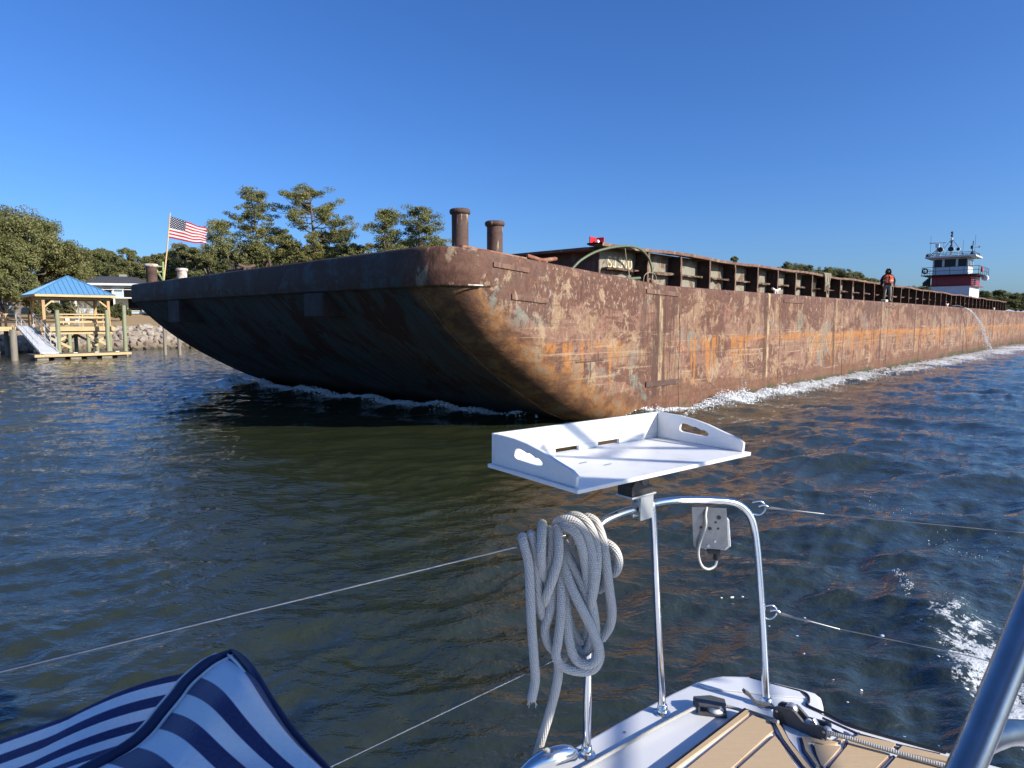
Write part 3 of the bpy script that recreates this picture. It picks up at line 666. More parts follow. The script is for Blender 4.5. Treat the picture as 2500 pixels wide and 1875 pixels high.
def tree(name, label, cat, x, y, top, half, kind, seed, group=None, base=None, per=None, z0=None):
    """broad live oak, pine or shrub with its crown between base and top (world heights)"""
    g = random.Random(seed); gn = np.random.default_rng(seed); z0 = gz(x, y) if z0 is None else z0; H = top - z0
    t = thing(name, label, cat, (x, y, z0), 0, group); wood_ = MB(); C = []; Rd = []
    if kind == 'pine':
        cb = H * (.34 if base is None else base); lean = Vector((g.uniform(-.05, .05) * H, g.uniform(-.05, .05) * H, 0)); tr = []
        for i in range(9): u = i / 8; tr.append(lean * u * u + Vector((g.gauss(0, .12), g.gauss(0, .12), H * .97 * u)))
        tr[0] = Vector((0, 0, -.3)); wood_.tube(tr, [.27 * H / 16 * (1 - .85 * i / 8) + .02 for i in range(9)], 8)
        nb = int(30 + H * 1.6)
        for i in range(nb):
            u = (i + g.uniform(0, .8)) / nb; z = cb + (H * .96 - cb) * u; k = min(8 * z / (H * .97), 7.99); p = tr[int(k)].lerp(tr[int(k) + 1], k % 1)
            prof = (1 - u ** 2.2) ** .6 * (.55 + .45 * min(1, u * 4)) ; L = half * prof * g.uniform(.55, 1.12) + .4; an = g.uniform(0, 6.28)
            q = p + Vector((math.cos(an) * L, math.sin(an) * L, L * g.uniform(.05, .45)))
            limb(wood_, p, q, .045 * H / 14 + .015, .012, g, -.04, 4)
            m = max(3, int(L * 1.7))
            for j in range(m):
                w = .42 + .6 * (j + g.uniform(0, 1)) / m; e = p.lerp(q, w) + Vector((g.gauss(0, .35), g.gauss(0, .35), g.uniform(-.1, .6))); C.append(e); Rd.append(g.uniform(.45, .9))
        C.append(tr[-1]); Rd.append(.7)
        V, F = leaf_quads(np.array([c[:] for c in C]), np.array(Rd), int((per or 60) * 1.5), .10, seed, .52, .6); mat, bk = M['pineleaf'], M['bark']
    else:
        hc = H * (.30 if base is None else base); ch = H - hc; cz = hc + ch * .42
        nl = int(9 + half * 3.2) if kind == 'oak' else 8
        lobes = []
        for i in range(nl):
            an = i * 2.39996 + g.uniform(-.3, .3); e = g.uniform(-.25, 1) if i else 1.0; rr = math.sqrt(max(0, 1 - max(e, 0) ** 1.7)) * g.uniform(.72, 1.0)
            lobes.append((Vector((math.cos(an) * half * rr * .82, math.sin(an) * half * rr * .82, cz + e * ch * (.52 if e > 0 else .42) * .86)), g.uniform(.75, 1.15) * half * .27 + .25))
        fork = Vector((0, 0, hc * .75))
        wood_.tube([Vector((0, 0, -.4)), Vector((g.gauss(0, .1), 0, hc * .4)), fork], [H * .034 + .05, H * .027 + .04, H * .024 + .03], 9)
        for (c, r_) in lobes:
            pts = limb(wood_, fork, c, H * .013 + .03, .035, g, .10, 6, .07)
            for k in range(5):
                d = Vector((g.gauss(0, 1), g.gauss(0, 1), g.gauss(.3, .8))).normalized(); limb(wood_, pts[g.choice((3, 4, 5))], c + d * r_ * .95, .03, .012, g, 0, 3, .08)
            m = int(7 + r_ * 6)
            for k in range(m):
                d = Vector((g.gauss(0, 1), g.gauss(0, 1), g.gauss(.25, .9))).normalized(); C.append(c + Vector((d.x * r_, d.y * r_, d.z * r_ * .8)) * g.uniform(.55, 1.05)); Rd.append(r_ * g.uniform(.28, .50))
        V, F = leaf_quads(np.array([c[:] for c in C]), np.array(Rd), int((per or 85) * (2.1 if half < 9 else 2.7)), (.105 if half * FPX / y > 30 else .16) if kind == 'oak' else .10, seed, .72, .35); mat, bk = (M['oak'] if kind == 'oak' else M['shrub'] if kind == 'shrub' else M['yellowshrub']), (M['oakbark'] if kind == 'oak' else M['bark'])
    wood_.build('trunk', bk, t, True); raw_mesh('crown', V, F, mat, t)
    return t
def ptree(name, label, cat, px, ytop, halfpx, Y, kind, seed, **kw):
    X = (px - 1250) / FPX * Y; top = at(px, ytop, Y).z
    return tree(name, label, cat, X, Y, top, halfpx / FPX * Y, kind, seed, **kw)
# the big oak and its neighbours on the left
ptree('oak_tree', 'broad live oak behind the blue-roofed dock pavilion, tallest at the left', 'tree', 52, 524, 168, 66, 'oak', 101, base=.12, per=120)
ptree('oak_tree', 'live oak leaning in from the left edge beside the wooden walkway', 'tree', -95, 560, 180, 60, 'oak', 102, base=.10, per=120)
ptree('oak_tree', 'oak with low hanging branches at the left end of the lawn', 'tree', 18, 640, 80, 58.5, 'oak', 103, base=.16)
for i, (px, yt, hf, Y, sd) in enumerate([(255, 612, 80, 96, 5), (322, 610, 62, 92, 6), (395, 622, 62, 86, 7), (455, 590, 66, 90, 8), (190, 625, 70, 100, 33)]):
    ptree('oak_tree', ['mid-height oak behind the grey-roofed house', 'rounded oak crown right of the grey-roofed house roof', 'oak showing just left of the flagpole foot, behind the bow', 'oak crown directly below the flying flag', 'oak crown in the dip between the big oak and the house'][i], 'tree', px, yt, hf, Y, 'oak', 110 + sd, base=.2)
PINES = [(645, 463, 70, 82, .30, 'slender tall pine left of the big pine, with separate dark tufts'), (782, 453, 112, 84, .34, 'tallest and widest pine, right of the flag above the barge bow'), (538, 540, 42, 80, .22, 'small pine whose top shows just right of the flag'),
         (955, 508, 50, 80, .42, 'pine with bare crooked trunk left of the two rusty bitts'), (1030, 503, 76, 82, .40, 'flat-topped pine reaching up to the nearest rusty bitt'), (700, 560, 45, 90, .2, 'short pine in the gap between the two tall pines')]
for i, (px, yt, hf, Y, bs, lb) in enumerate(PINES): ptree('pine_tree', lb, 'tree', px, yt, hf, Y, 'pine', 200 + i, base=bs, per=75)
for i, (px, yt, hf, Y, kd) in enumerate([(512, 612, 52, 78, 'oak'), (575, 590, 55, 80, 'oak'), (640, 592, 58, 82, 'oak'), (720, 585, 60, 86, 'oak'), (800, 590, 60, 84, 'yellow'), (870, 588, 55, 82, 'oak'), (935, 596, 50, 80, 'oak'), (1000, 590, 52, 86, 'yellow'), (1065, 575, 50, 90, 'oak'), (660, 615, 40, 74, 'yellow'), (740, 612, 42, 73, 'yellow'), (565, 622, 36, 73, 'shrub'), (850, 606, 40, 74, 'oak'), (1110, 600, 45, 88, 'oak'), (610, 598, 50, 94, 'oak'), (690, 596, 60, 96, 'yellow'), (760, 592, 60, 96, 'oak'), (840, 588, 60, 96, 'oak'), (905, 590, 60, 94, 'yellow'), (970, 588, 60, 94, 'oak'), (1040, 585, 50, 96, 'oak'), (480, 616, 50, 94, 'yellow'), (530, 604, 50, 96, 'oak')]):
    ptree('broadleaf_tree', {'oak': 'dark olive rounded tree in the wood rising behind the barge bow', 'yellow': 'yellow-green rounded tree in the wood rising behind the barge bow', 'shrub': 'low dark bushy tree just over the bow edge, right of the flag'}[kd], 'tree', px, yt, hf, Y, kd, 300 + i, group={'oak': 'dark olive trees behind the barge bow', 'yellow': 'yellow-green trees behind the barge bow', 'shrub': None}[kd], base=.12, per=70)
# distant trees over the barge on the right
for i, (px, yt, hf, Y) in enumerate([(1860, 662, 40, 150), (1940, 640, 52, 158), (1990, 652, 50, 160), (2035, 650, 48, 160), (2080, 660, 46, 165), (2120, 676, 40, 165), (2240, 700, 44, 195), (2410, 716, 50, 240), (2450, 718, 50, 245), (2490, 716, 50, 245), (2540, 716, 50, 250), (1915, 634, 44, 150), (1965, 638, 44, 150), (2010, 645, 42, 155), (2055, 644, 40, 150), (2098, 668, 32, 150), (2130, 680, 26, 155), (2215, 696, 34, 190), (2260, 690, 32, 190), (2390, 706, 36, 230), (2430, 704, 30, 230), (2470, 712, 30, 235), (2512, 708, 34, 240), (2560, 712, 34, 240), (2610, 708, 36, 245), (2345, 712, 24, 235), (2175, 690, 20, 190)]):
    k = 0 if px < 2150 else 1 if px < 2300 else 2
    ptree('distant_tree', ['distant dark green tree over the coaming, left of the crewman', 'distant low tree between the crewman and the pushboat', 'distant dark green tree right of the pushboat'][k], 'tree', px, yt, hf, Y, 'oak', 400 + i, group=['distant trees left of the crewman', 'distant trees between crewman and pushboat', 'distant trees right of the pushboat'][k], base=.08, per=55)
ptree('sapling', 'small grey-green treetop poking above the barge coaming', 'tree', 1786, 617, 10, 95, 'oak', 450, base=.5, per=30)
# ground shrubs by the house
for i, (px, py, hf, Y, lb) in enumerate([(143, 741, 12, 66, 'clipped round bush seen through the left of the pavilion'), (177, 741, 13, 67, 'clipped round bush seen through the middle of the pavilion'), (262, 742, 16, 66, 'dark green hedge bush by the right post of the pavilion'), (300, 746, 22, 67, 'dark green hedge bush left of the barge bow corner'), (100, 745, 13, 62, 'dark leafy bush behind the left pavilion posts')]):
    ptree('bush', lb, 'bush', px, py, hf, Y, 'shrub', 500 + i, base=.05, per=60)
def bare_bush():
    X, Y = (208 - 1250) / FPX * 65, 65; t = thing('bare_bush', 'leafless pale twiggy bush seen through the pavilion', 'bush', (X, Y, gz(X, Y))); g = random.Random(9)
    for k in range(26):
        an = g.uniform(0, 6.28); e = Vector((math.cos(an) * g.uniform(.2, 1.0), math.sin(an) * g.uniform(.2, 1), g.uniform(1.1, 1.9))); m = MB(); pts = limb(m, (0, 0, 0), e, .022, .008, g, 0, 4, .05)
        for j in range(3): limb(m, pts[g.choice((2, 3))], e + Vector((g.gauss(0, .3), g.gauss(0, .3), g.gauss(0, .25))), .01, .005, g, 0, 2)
        m.build('branch', M['cord'], t)
bare_bush()
# ------------------------------------------------------------------ house on the bank
def house():
    c = at(262, 740, 82); a0, b0 = ab(c.x, c.y); g0 = ground_z(a0, b0) - .1
    t = thing('house', 'pale blue house with grey shingle roof behind the dock pavilion', 'house', (c.x, c.y, g0), AZ - .55)
    eave = at(262, 694, 80).z - g0; ridge = at(262, 677, 84).z - g0
    MB().bx(-8.5, 6.2, -3.6, 4, 0, eave).build('wall', M['siding'], t)
    MB().bx(-8.3, -2.0, -4.6, -3.604, 0, eave * .52).build('porch_wall', M['stucco'], t)
    r = MB(); x0, x1, y0, y1 = -9.1, 6.8, -4.5, 4.7
    r.add([(x0, y0, eave), (x1, y0, eave), (x1, y1, eave), (x0, y1, eave), (x0 + 4, .1, ridge), (x1 - 4, .1, ridge)], [(0, 1, 5, 4), (1, 2, 5), (2, 3, 4, 5), (3, 0, 4), (3, 2, 1, 0)])
    rf = r.build('roof', M['shingle'], t)
    MB().box((1.5, 1.6, ridge - .1), (.8, .6, .9)).build('chimney', M['stucco'], rf)
    MB().bx(x0, x1, y0 - .06, y0 - .003, eave - .22, eave + .02).build('fascia', M['white'], t)
    MB().bx(x1 + .003, x1 + .06, y0, y1, eave - .22, eave + .02).build('fascia', M['white'], t)
    for (xa, za, w, h) in ((-7.2, .6, 1.2, 1.4), (-5.4, .6, 1.2, 1.4), (-3.6, .6, 1.2, 1.4)):
        f = MB().bx(xa, xa + w, -4.66, -4.607, za, za + h).build('window', M['white'], t); MB().bx(xa + .1, xa + w - .1, -4.69, -4.665, za + .1, za + h - .1).build('pane', M['glass'], f)
    for (xa, za, w, h) in ((-1.2, eave - 1.7, 1.1, 1.3), (.6, eave - 1.7, 1.1, 1.3), (2.8, eave - 1.7, 1.1, 1.3), (4.3, eave - 1.7, 1.1, 1.3), (.2, .5, 1.6, 1.5), (3.2, .3, 1.6, 1.9)):
        f = MB().bx(xa, xa + w, -3.68, -3.604, za, za + h).build('window', M['white'], t); MB().bx(xa + .1, xa + w - .1, -3.71, -3.684, za + .1, za + h - .1).build('pane', M['glass'], f)
    MB().bx(-1.9, 6.2, -5.2, -3.61, eave * .5, eave * .5 + .14).build('balcony', M['white'], t)
    for k in range(9): MB().bx(-1.85 + k, -1.77 + k, -5.18, -5.1, eave * .5 + .14, eave * .5 + 1.0).build('baluster', M['white'], t)
    MB().bx(-1.9, 6.2, -5.19, -5.09, eave * .5 + 1.0, eave * .5 + 1.08).build('balcony_rail', M['white'], t)
    for k in (0, 4, 8): MB().bx(-1.85 + k, -1.7 + k, -5.18, -5.03, 0, eave * .5).build('porch_post', M['white'], t)
house()
for i, (px, py, Y) in enumerate([(160, 754, 60), (182, 755, 62)]):
    p = at(px, py, Y); g0 = gz(p.x, p.y)
    c = thing('garden_chair', ['white slatted garden chair on the lawn, left of the pair', 'white garden bench on the lawn, right of the pair'][i], 'chair', (p.x, p.y, g0), .4 - i)
    c.scale = (.6, .6, .6); w = .7 + i * .7
    for sx in (-1, 1):
        for sy in (-1, 1): MB().box((sx * w * .45, sy * .25, .2), (.07, .07, .4)).build('leg', M['white'], c)
    MB().box((0, 0, .42), (w, .6, .06)).build('seat', M['white'], c); MB().box((0, .3, .8), (w, .06, .75), rx=-.25).build('backrest', M['white'], c)

# ------------------------------------------------------------------ dock pavilion
GZ = 45.0
GO = Vector(((96 - 1250) / FPX * GZ, GZ, 0)); LX, LY = 4.86, 4.30; EZ, TZ, DZ = 4.38, 5.78, 2.12
def pavilion():
    t = thing('dock_pavilion', 'open timber dock pavilion with blue metal hip roof over the water', 'pavilion', (GO.x, GO.y, 0), AZ)
    ax, ay = LX / 2, LY / 2; cor = [(0, 0), (LX, 0), (LX, LY), (0, LY)]
    r = MB(); r.add([(x, y, EZ) for x, y in cor] + [(ax, ay, TZ)], [(0, 1, 4), (1, 2, 4), (2, 3, 4), (3, 0, 4)]); r.add([(x, y, EZ - .02) for x, y in cor] + [(ax, ay, TZ - .06)], [(1, 0, 4), (2, 1, 4), (3, 2, 4), (0, 3, 4)])
    roof = r.build('roof', M['blueroof'], t)
    apex = Vector((ax, ay, TZ))
    for (x, y) in cor: MB().bar(Vector((x, y, EZ + .015)), apex + Vector((0, 0, .02)), .16, .035).build('hip_cap', M['blueroof'], roof)
    def seams(p, q, n, inw):
        for k in range(1, n):
            u = k / n; e = Vector(p).lerp(Vector(q), u); m = min(u, 1 - u) * 2; top = e + (Vector(inw)) * m; MB().bar(e + Vector((0, 0, .02)), top + Vector((0, 0, .02)), .03, .04).build('seam', M['blueroof'], roof)
    seams((0, 0, EZ), (LX, 0, EZ), 15, (0, ay, TZ - EZ)); seams((0, LY, EZ), (0, 0, EZ), 13, (ax, 0, TZ - EZ)); seams((LX, 0, EZ), (LX, LY, EZ), 13, (-ax, 0, TZ - EZ))
    MB().bx(-.03, LX + .03, -.055, -.003, EZ - .17, EZ - .012).build('fascia', M['pine'], t); MB().bx(-.055, -.003, 0, LY, EZ - .17, EZ - .012).build('fascia', M['pine'], t); MB().bx(LX + .003, LX + .055, 0, LY, EZ - .17, EZ - .012).build('fascia', M['pine'], t); MB().bx(0, LX, LY + .003, LY + .055, EZ - .17, EZ - .012).build('fascia', M['pine'], t)
    px_, py_ = (.5, LX - .38), (.5, LY - .5)
    for x in px_:
        for y in py_: MB().bx(x - .09, x + .09, y - .09, y + .09, DZ, EZ - .36).build('post', M['pinez'], t, bevel=.01)
    for y in py_: MB().bx(px_[0] - .2, px_[1] + .2, y - .07, y + .07, EZ - .355, EZ - .12).build('beam', M['pinez'], t)
    for x in px_: MB().bx(x - .06, x + .06, py_[0] + .075, py_[1] - .075, EZ - .34, EZ - .14).build('beam', M['pinez'], t)
    for x, sx in ((px_[0], 1), (px_[1], -1)):
        for y in py_: MB().bar((x + sx * .09, y, EZ - .85), (x + sx * .62, y, EZ - .36), .07, .10).build('brace', M['pine'], t)
        for y, sy in ((py_[0], 1), (py_[1], -1)): MB().bar((x, y + sy * .09, EZ - .85), (x, y + sy * .62, EZ - .36), .07, .10).build('brace', M['pine'], t)
    for k in range(9): MB().bx(.3 + k * .53, .35 + k * .53, .06, 1.6, EZ - .13, EZ - .03).build('rafter', M['pine'], t)
    for k in range(24):
        y = .28 + k * .160; MB().bx(.26, LX - .12, y, y + .15, DZ - .04, DZ).build('floor_board', M['pine'], t)
    MB().bx(.2, LX - .06, .22, .27, DZ - .30, DZ - .045).build('rim_board', M['pine'], t); MB().bx(.2, .25, .275, LY - .2, DZ - .30, DZ - .045).build('rim_board', M['pine'], t); MB().bx(LX - .11, LX - .06, .275, LY - .2, DZ - .3, DZ - .045).build('rim_board', M['pine'], t)
    MB().bx(.3, LX - .2, .42, .47, DZ - .52, DZ - .31).build('stringer', M['pine'], t)
    # railings at back and right side, one in front right of the gap
    for (p, q) in (((.5, LY - .42), (LX - .38, LY - .42)), ((LX - .30, .6), (LX - .30, LY - .5)), ((1.2, LY - 3.9 + .08), (LX - .45, LY - 3.9 + .08))):
        p, q = Vector((*p, DZ)), Vector((*q, DZ))
        for h in (.34, .66, .88): MB().bar(p + Vector((0, 0, h)), q + Vector((0, 0, h)), .04, .13 if h < .8 else .07).build('rail', M['pine'], t)
        n = max(2, int((q - p).length / 1.4))
        for k in range(n + 1): e = p.lerp(q, k / n) + Vector((0.0, .07, 0)); MB().bar(e, e + Vector((0, 0, .86)), .08).build('rail_post', M['pinez'], t)
    for y in (.55, LY - .5):
        for x in (.5, 1.95, 3.1, LX - .38): MB().tube([(x, y, -1.5), (x, y, DZ - .32 if y < 1 else DZ - .06)], [.14, .125], 12).build('piling', M['piling'], t, True)
    for (xa, xb) in ((.5, 1.95), (3.1, LX - .38)):
        MB().bar((xa, .39, DZ - .62), (xb, .39, .62), .045, .17).build('cross_brace', M['pine'], t); MB().bar((xa, .70, .62), (xb, .70, DZ - .62), .045, .17).build('cross_brace', M['pine'], t)
        MB().bar((xa, LY - .65, DZ - .62), (xb, LY - .65, .62), .045, .17).build('cross_brace', M['pine'], t)
    MB().bar((1.95, LY - .66, .6), (3.1, LY - .66, DZ - .6), .045, .17).build('cross_brace', M['pine'], t)
pavilion()
def walkway():
    t = thing('walkway', 'raised timber walkway with railing left of the pavilion', 'walkway', (GO.x, GO.y, 0), AZ)
    for k in range(17): MB().bx(-2.4, -.05, 2.2 + k * .15, 2.34 + k * .15, DZ - .04, DZ).build('floor_board', M['pine'], t)
    MB().bx(-2.45, .1, 2.14, 2.19, DZ - .28, DZ - .03).build('rim_board', M['pine'], t)
    for k in range(60): MB().bx(-2.4, -1.0, 4.75 + k * .16, 4.90 + k * .16, DZ - .04, DZ).build('floor_board', M['pine'], t)
    for x in (-2.4, -1.0): MB().bx(x - .03, x + .03, 4.7, 14.3, DZ - .26, DZ - .045).build('stringer', M['pine'], t)
    for (p, q) in (((-2.4, 2.3), (-2.4, 14)), ((-1.0, 5), (-1.0, 14)), ((-1, 4.68), (.35, 4.68))):
        p, q = Vector((*p, DZ)), Vector((*q, DZ))
        for h in (.32, .62, .9): MB().bar(p + Vector((0, 0, h)), q + Vector((0, 0, h)), .05, .13 if h < .8 else .06).build('rail', M['pine'], t)
        n = max(1, int((q - p).length / 1.7))
        for k in range(n + 1): e = p.lerp(q, k / n) + Vector((.06, 0, 0)); MB().bar(e, e + Vector((0, 0, .88)), .09).build('rail_post', M['pinez'], t)
    for (x, y) in ((-2.2, 2.35), (-1.0, 4.6), (-2.3, 4.6), (-1.0, 8), (-2.3, 8), (-1.0, 11), (-2.3, 11)): MB().tube([(x, y, -1.4), (x, y, DZ - .06 if y > 3 else DZ - .3)], .15, 12).build('piling', M['oldpile'], t, True)
walkway()
FO = Vector(((85 - 1250) / FPX * 42.0, 42.0, 0)); FZ = .36
def float_dock():
    t = thing('floating_dock', 'low floating dock with pale timber edge in front of the pavilion', 'dock', (FO.x, FO.y, 0), AZ)
    L = 5.55; W = 2.3
    for k in range(37): MB().bx(.02 + k * .15, .16 + k * .15, .06, W - .05, FZ - .03, FZ + .004).build('deck_board', M['deckwood'], t)
    MB().bx(0, L, 0, .055, FZ - .17, FZ).build('edge_board', M['pine'], t); MB().bx(0, L, W - .05, W, FZ - .17, FZ).build('edge_board', M['pine'], t)
    MB().bx(-.05, -.003, 0, W, FZ - .17, FZ).build('edge_board', M['deckwood'], t); MB().bx(L + .003, L + .05, 0, W, FZ - .17, FZ).build('edge_board', M['pine'], t)
    for k in range(6):
        for y in (.15, 1.35): MB().bx(.12 + k * .92, .76 + k * .92, y, y + .8, -.2, FZ - .18).build('float_drum', M['black'] if k % 2 else M['oldpile'], t, bevel=.05)
    for k in range(4): MB().bar((.9 + k * 1.25, .16, FZ + .06), (1.13 + k * 1.25, .16, FZ + .06), .05, .05).build('cleat', M['alu'], t)
float_dock()
def free_piling(label, x, y, top, r=.145, mat='piling'):
    t = thing('piling', label, 'piling', (x, y, 0), 0, 'free-standing pilings by the dock')
    MB().tube([(0, 0, -2), (.0, 0, 1), (.02, 0, top)], [r * 1.05, r, r * .95], 14).build('post', M[mat], t, True); MB().tube([(.02, 0, top + .002), (.02, 0, top + .03)], r * .93, 14).build('cap', M['oldpile'], t)
for (lb, fx, fy, tp) in (('greenish piling at the left of the float, in front of the pavilion', 1.85, 2.45, 3.25), ('greenish piling in front of the right pavilion post', 4.85, 2.45, 3.28), ('tall greenish piling at the right end of the float, touching the bow outline', 5.8, 1.9, 3.62)):
    p = FO + A * fx + B * fy; free_piling(lb, p.x, p.y, tp)
p = FO + A * -.9 + B * 1.0; free_piling('dark piling standing left of the white gangway', p.x, p.y, 1.95, .2, 'oldpile')
for lb, px in (('weathered piling under the barge bow outline, left of the pair', 404), ('weathered piling under the barge bow outline, right of the pair', 439)):
    p = onz(px, 866, 0); free_piling(lb, p.x, p.y, 2.2, .12, 'oldpile')
def gangway():
    top = Vector(((66 - 1250) / FPX * 46.4, 46.4, DZ + .03)); bot = FO + A * .95 + B * .75 + Vector((0, 0, FZ + .06))
    d = bot - top; ang = math.atan2(d.y, d.x); L = math.hypot(d.x, d.y); t = thing('gangway', 'white aluminium gangway sloping down to the floating dock', 'gangway', top, ang); dz = d.z
    P = lambda u, y, h=0: Vector((L * u, y, dz * u + h))
    n = 22
    for k in range(n):
        u0, u1 = k / n, (k + .9) / n; MB().prism([P(u0, -.46), P(u1, -.46), P(u1, .46), P(u0, .46)], (0, 0, .03)).build('tread', M['alu'], t)
    for y in (-.5, .5):
        MB().bar(P(0, y), P(1, y), .06, .14).build('side_beam', M['alu'], t)
        for h in (.5, .95): MB().tube([P(0, y, h), P(.94, y, h)], .022, 6).build('handrail', M['alu'], t)
        for k in range(5): MB().tube([P(k * .235, y, .05), P(k * .235, y, .95)], .022, 6).build('rail_post', M['alu'], t)
    MB().prism([P(1.0, -.46), P(1.0, .46), P(1.16, .46) + Vector((0, 0, .14 * 1.0)), P(1.16, -.46) + Vector((0, 0, .14))], (0, 0, .015)).build('transition_plate', M['alu'], t)
gangway()
# pale boathouses and docks far off at the right edge
for i, (px, w, h) in enumerate(((2462, 5.2, 3.4), (2484, 4.2, 3.0), (2503, 4.0, 3.2))):
    p = at(px, 772, 180); t = thing('boathouse', ['pale boathouse just past the end of the barge coaming', 'white boathouse at the far right, second past the coaming', 'far boathouse cut by the right edge of the picture'][i], 'boathouse', (p.x, p.y, 1.2), AZ)
    MB().add([(-w / 2, -2, h), (w / 2, -2, h), (w / 2, 2, h), (-w / 2, 2, h), (0, 0, h + .9)], [(0, 1, 4), (1, 2, 4), (2, 3, 4), (3, 0, 4), (3, 2, 1, 0)]).build('roof', M['white'], t)
    for sx in (-1, 0, 1):
        for sy in (-1, 1): MB().box((sx * w * .42, sy * 1.7, (h - 3.2) / 2), (.3, .3, h + 3.2)).build('post', M['white'], t)
    MB().box((0, 0, 1.0), (w, 4, .2)).build('floor', M['oldpile'], t); MB().box((0, .4, 1.9), (w * .55, 2.0, 1.5)).build('cabin', M['siding'], t); MB().box((0, -.64, 2.2), (w * .4, .05, .6)).build('window', M['glass'], t)
# ------------------------------------------------------------------ barge
W = 18.7; SB = -8.4; RC = 1.1; SL = 101.0
def zd(s, b=0): return 3.55 + .061 * max(0, -.4 - s) - (.14 * b / W if s < -2 else .14 * b / W * max(0, (2 - s) / 4)) * (1 if s < 2 else 0)
RK = [(-8.4, 3.3), (-7.3, 2.22), (-6.2, 1.42), (-5, .72), (-4, .22), (-3, -.12), (-1.5, -.55), (0, -.9), (2, -1.15), (5, -1.3), (SL, -1.3)]
def zr(s): return float(np.interp(s, [p[0] for p in RK], [p[1] for p in RK]))
_rk = catmull([(p[0], 0, p[1]) for p in RK[:-1]], 6)
def zr(s, _x=[p.x for p in _rk] + [SL], _z=[p.z for p in _rk] + [-1.3]): return float(np.interp(s, _x, _z))
BG = thing('barge', 'long rusty steel deck barge filling the middle of the picture', 'barge', O, AZ)
def barge_hull():
    ss = list(np.linspace(SB, -7.3, 9)) + list(np.linspace(-7.1, 2, 40)) + list(np.linspace(2.5, 30, 56)) + list(np.linspace(31, SL, 40))
    V = []; BT = 3.3
    for s in ss:
        z0 = zr(s); sec = []
        if s < -7.3:                                    # only the part of the turn below the headlog
            th0 = math.acos(max(-1, min(1, (z0 + RC - BT) / RC)))    # angle from straight down at which the turn reaches BT
        else: th0 = math.pi / 2
        top = BT if s >= -7.3 else None
        for k in range(7): 
            if top is None: sec.append((RC - RC * math.sin(th0), BT))
            else: u = k / 7; sec.append((0, BT + (min(z0 + RC, BT) - BT) * u))
        for k in range(9):
            th = th0 * (1 - k / 8); sec.append((RC - RC * math.sin(th), z0 + RC - RC * math.cos(th)))
        mid = [(RC + (W - 2 * RC) * u, z0) for u in np.linspace(.06, .94, 12)]
        sec = sec + mid + [(W - b, z) for b, z in reversed(sec)]
        for i, (b, z) in enumerate(sec):
            dent = 0
            if s > 2.2 and 0 < i < 7: dent = .010 * math.sin(s * 3.3) * math.sin(i * .9)
            V.append((s, b + dent, z))
    nv = len(sec)
    me = grid_mesh('hull', V, len(ss), nv, M['hull'], BG)
    me.data.set_sharp_from_angle(angle=R(40))
    # upper side strakes, near and far, with a rounded gunwale
    st = [x for x in ss if x >= -7.3]
    for far in (0, 1):
        V = []
        for s in st:
            g = zd(s, W * far)
            prof = [(0, 3.3), (0, g - .55 * (g - 3.3)), (0, g - .09), (.012, g - .045), (.04, g - .012), (.09, g)]
            for b, z in prof: V.append((s, (W - b) if far else b, z))
        grid_mesh('side_strake', V, len(st), 6, M['hull'], BG)
    V = [(SL, 0, -1.3), (SL, W, -1.3), (SL, W, 3.55), (SL, 0, 3.55)]
    raw_mesh('transom', np.array(V), [(0, 1, 2, 3)], M['rust_dark'], BG)
    # headlog: the deep rounded band round the bow
    path = []
    for k in range(9): a = k / 8 * math.pi / 2; path.append((-7.3 - RC * math.sin(a), RC - RC * math.cos(a), -math.sin(a), -math.cos(a)))
    for b in np.linspace(RC + .4, W - RC - .4, 24): path.append((SB, b, -1, 0))
    for k in range(9): a = (1 - k / 8) * math.pi / 2; path.append((-7.3 - RC * math.sin(a), W - RC + RC * math.cos(a), -math.sin(a), math.cos(a)))
    V = []
    for i, (s, b, nx, ny) in enumerate(path):
        g = zd(s, b) + .015; w_ = .012 * math.sin(b * 1.7) * (RC < b < W - RC)
        for off, z in ((-.25, 3.24), (.01, 3.25), (.035, 3.29), (.035 + w_, 3.6), (.035, g - .10), (.02, g - .045), (-.02, g - .01), (-.08, g), (-.35, g - .03)): V.append((s + nx * off, b + ny * off, z))
    grid_mesh('headlog', V, len(path), 9, M['hull'], BG)
    # deck plating
    V = []; sx = list(np.linspace(-8.3, 2, 20)) + [10, 30, 60, SL]
    for s in sx:
        ins = .07 if s > -7.3 else .12 + RC - math.sqrt(max(0, RC ** 2 - (s + 7.3) ** 2))
        for u in np.linspace(0, 1, 7): b = ins + (W - 2 * ins) * u; V.append((s, b, zd(s, b) - .02))
    grid_mesh('deck', V, len(sx), 7, M['rust'], BG)
barge_hull()
def bpart(name, mb, m, smooth=False, bevel=0): return mb.build(name, m, BG, smooth, bevel)
# push knees under the headlog
for (b0, b1, z0) in ((13.15, 14.1, 2.52), (4.4, 5.25, 2.68)):
    sback = float(np.interp(-z0, [-zr(x) for x in np.linspace(-8.4, -6, 60)], list(np.linspace(-8.4, -6, 60)))) + .2
    k = MB().prism([(-8.46, b0, 3.235), (-8.46, b0, z0), (sback, b0, z0), (-8.0, b0, 3.0), (-8.2, b0, 3.235)], (0, b1 - b0, 0)); bpart('push_knee', k, M['knee'], False, .02)
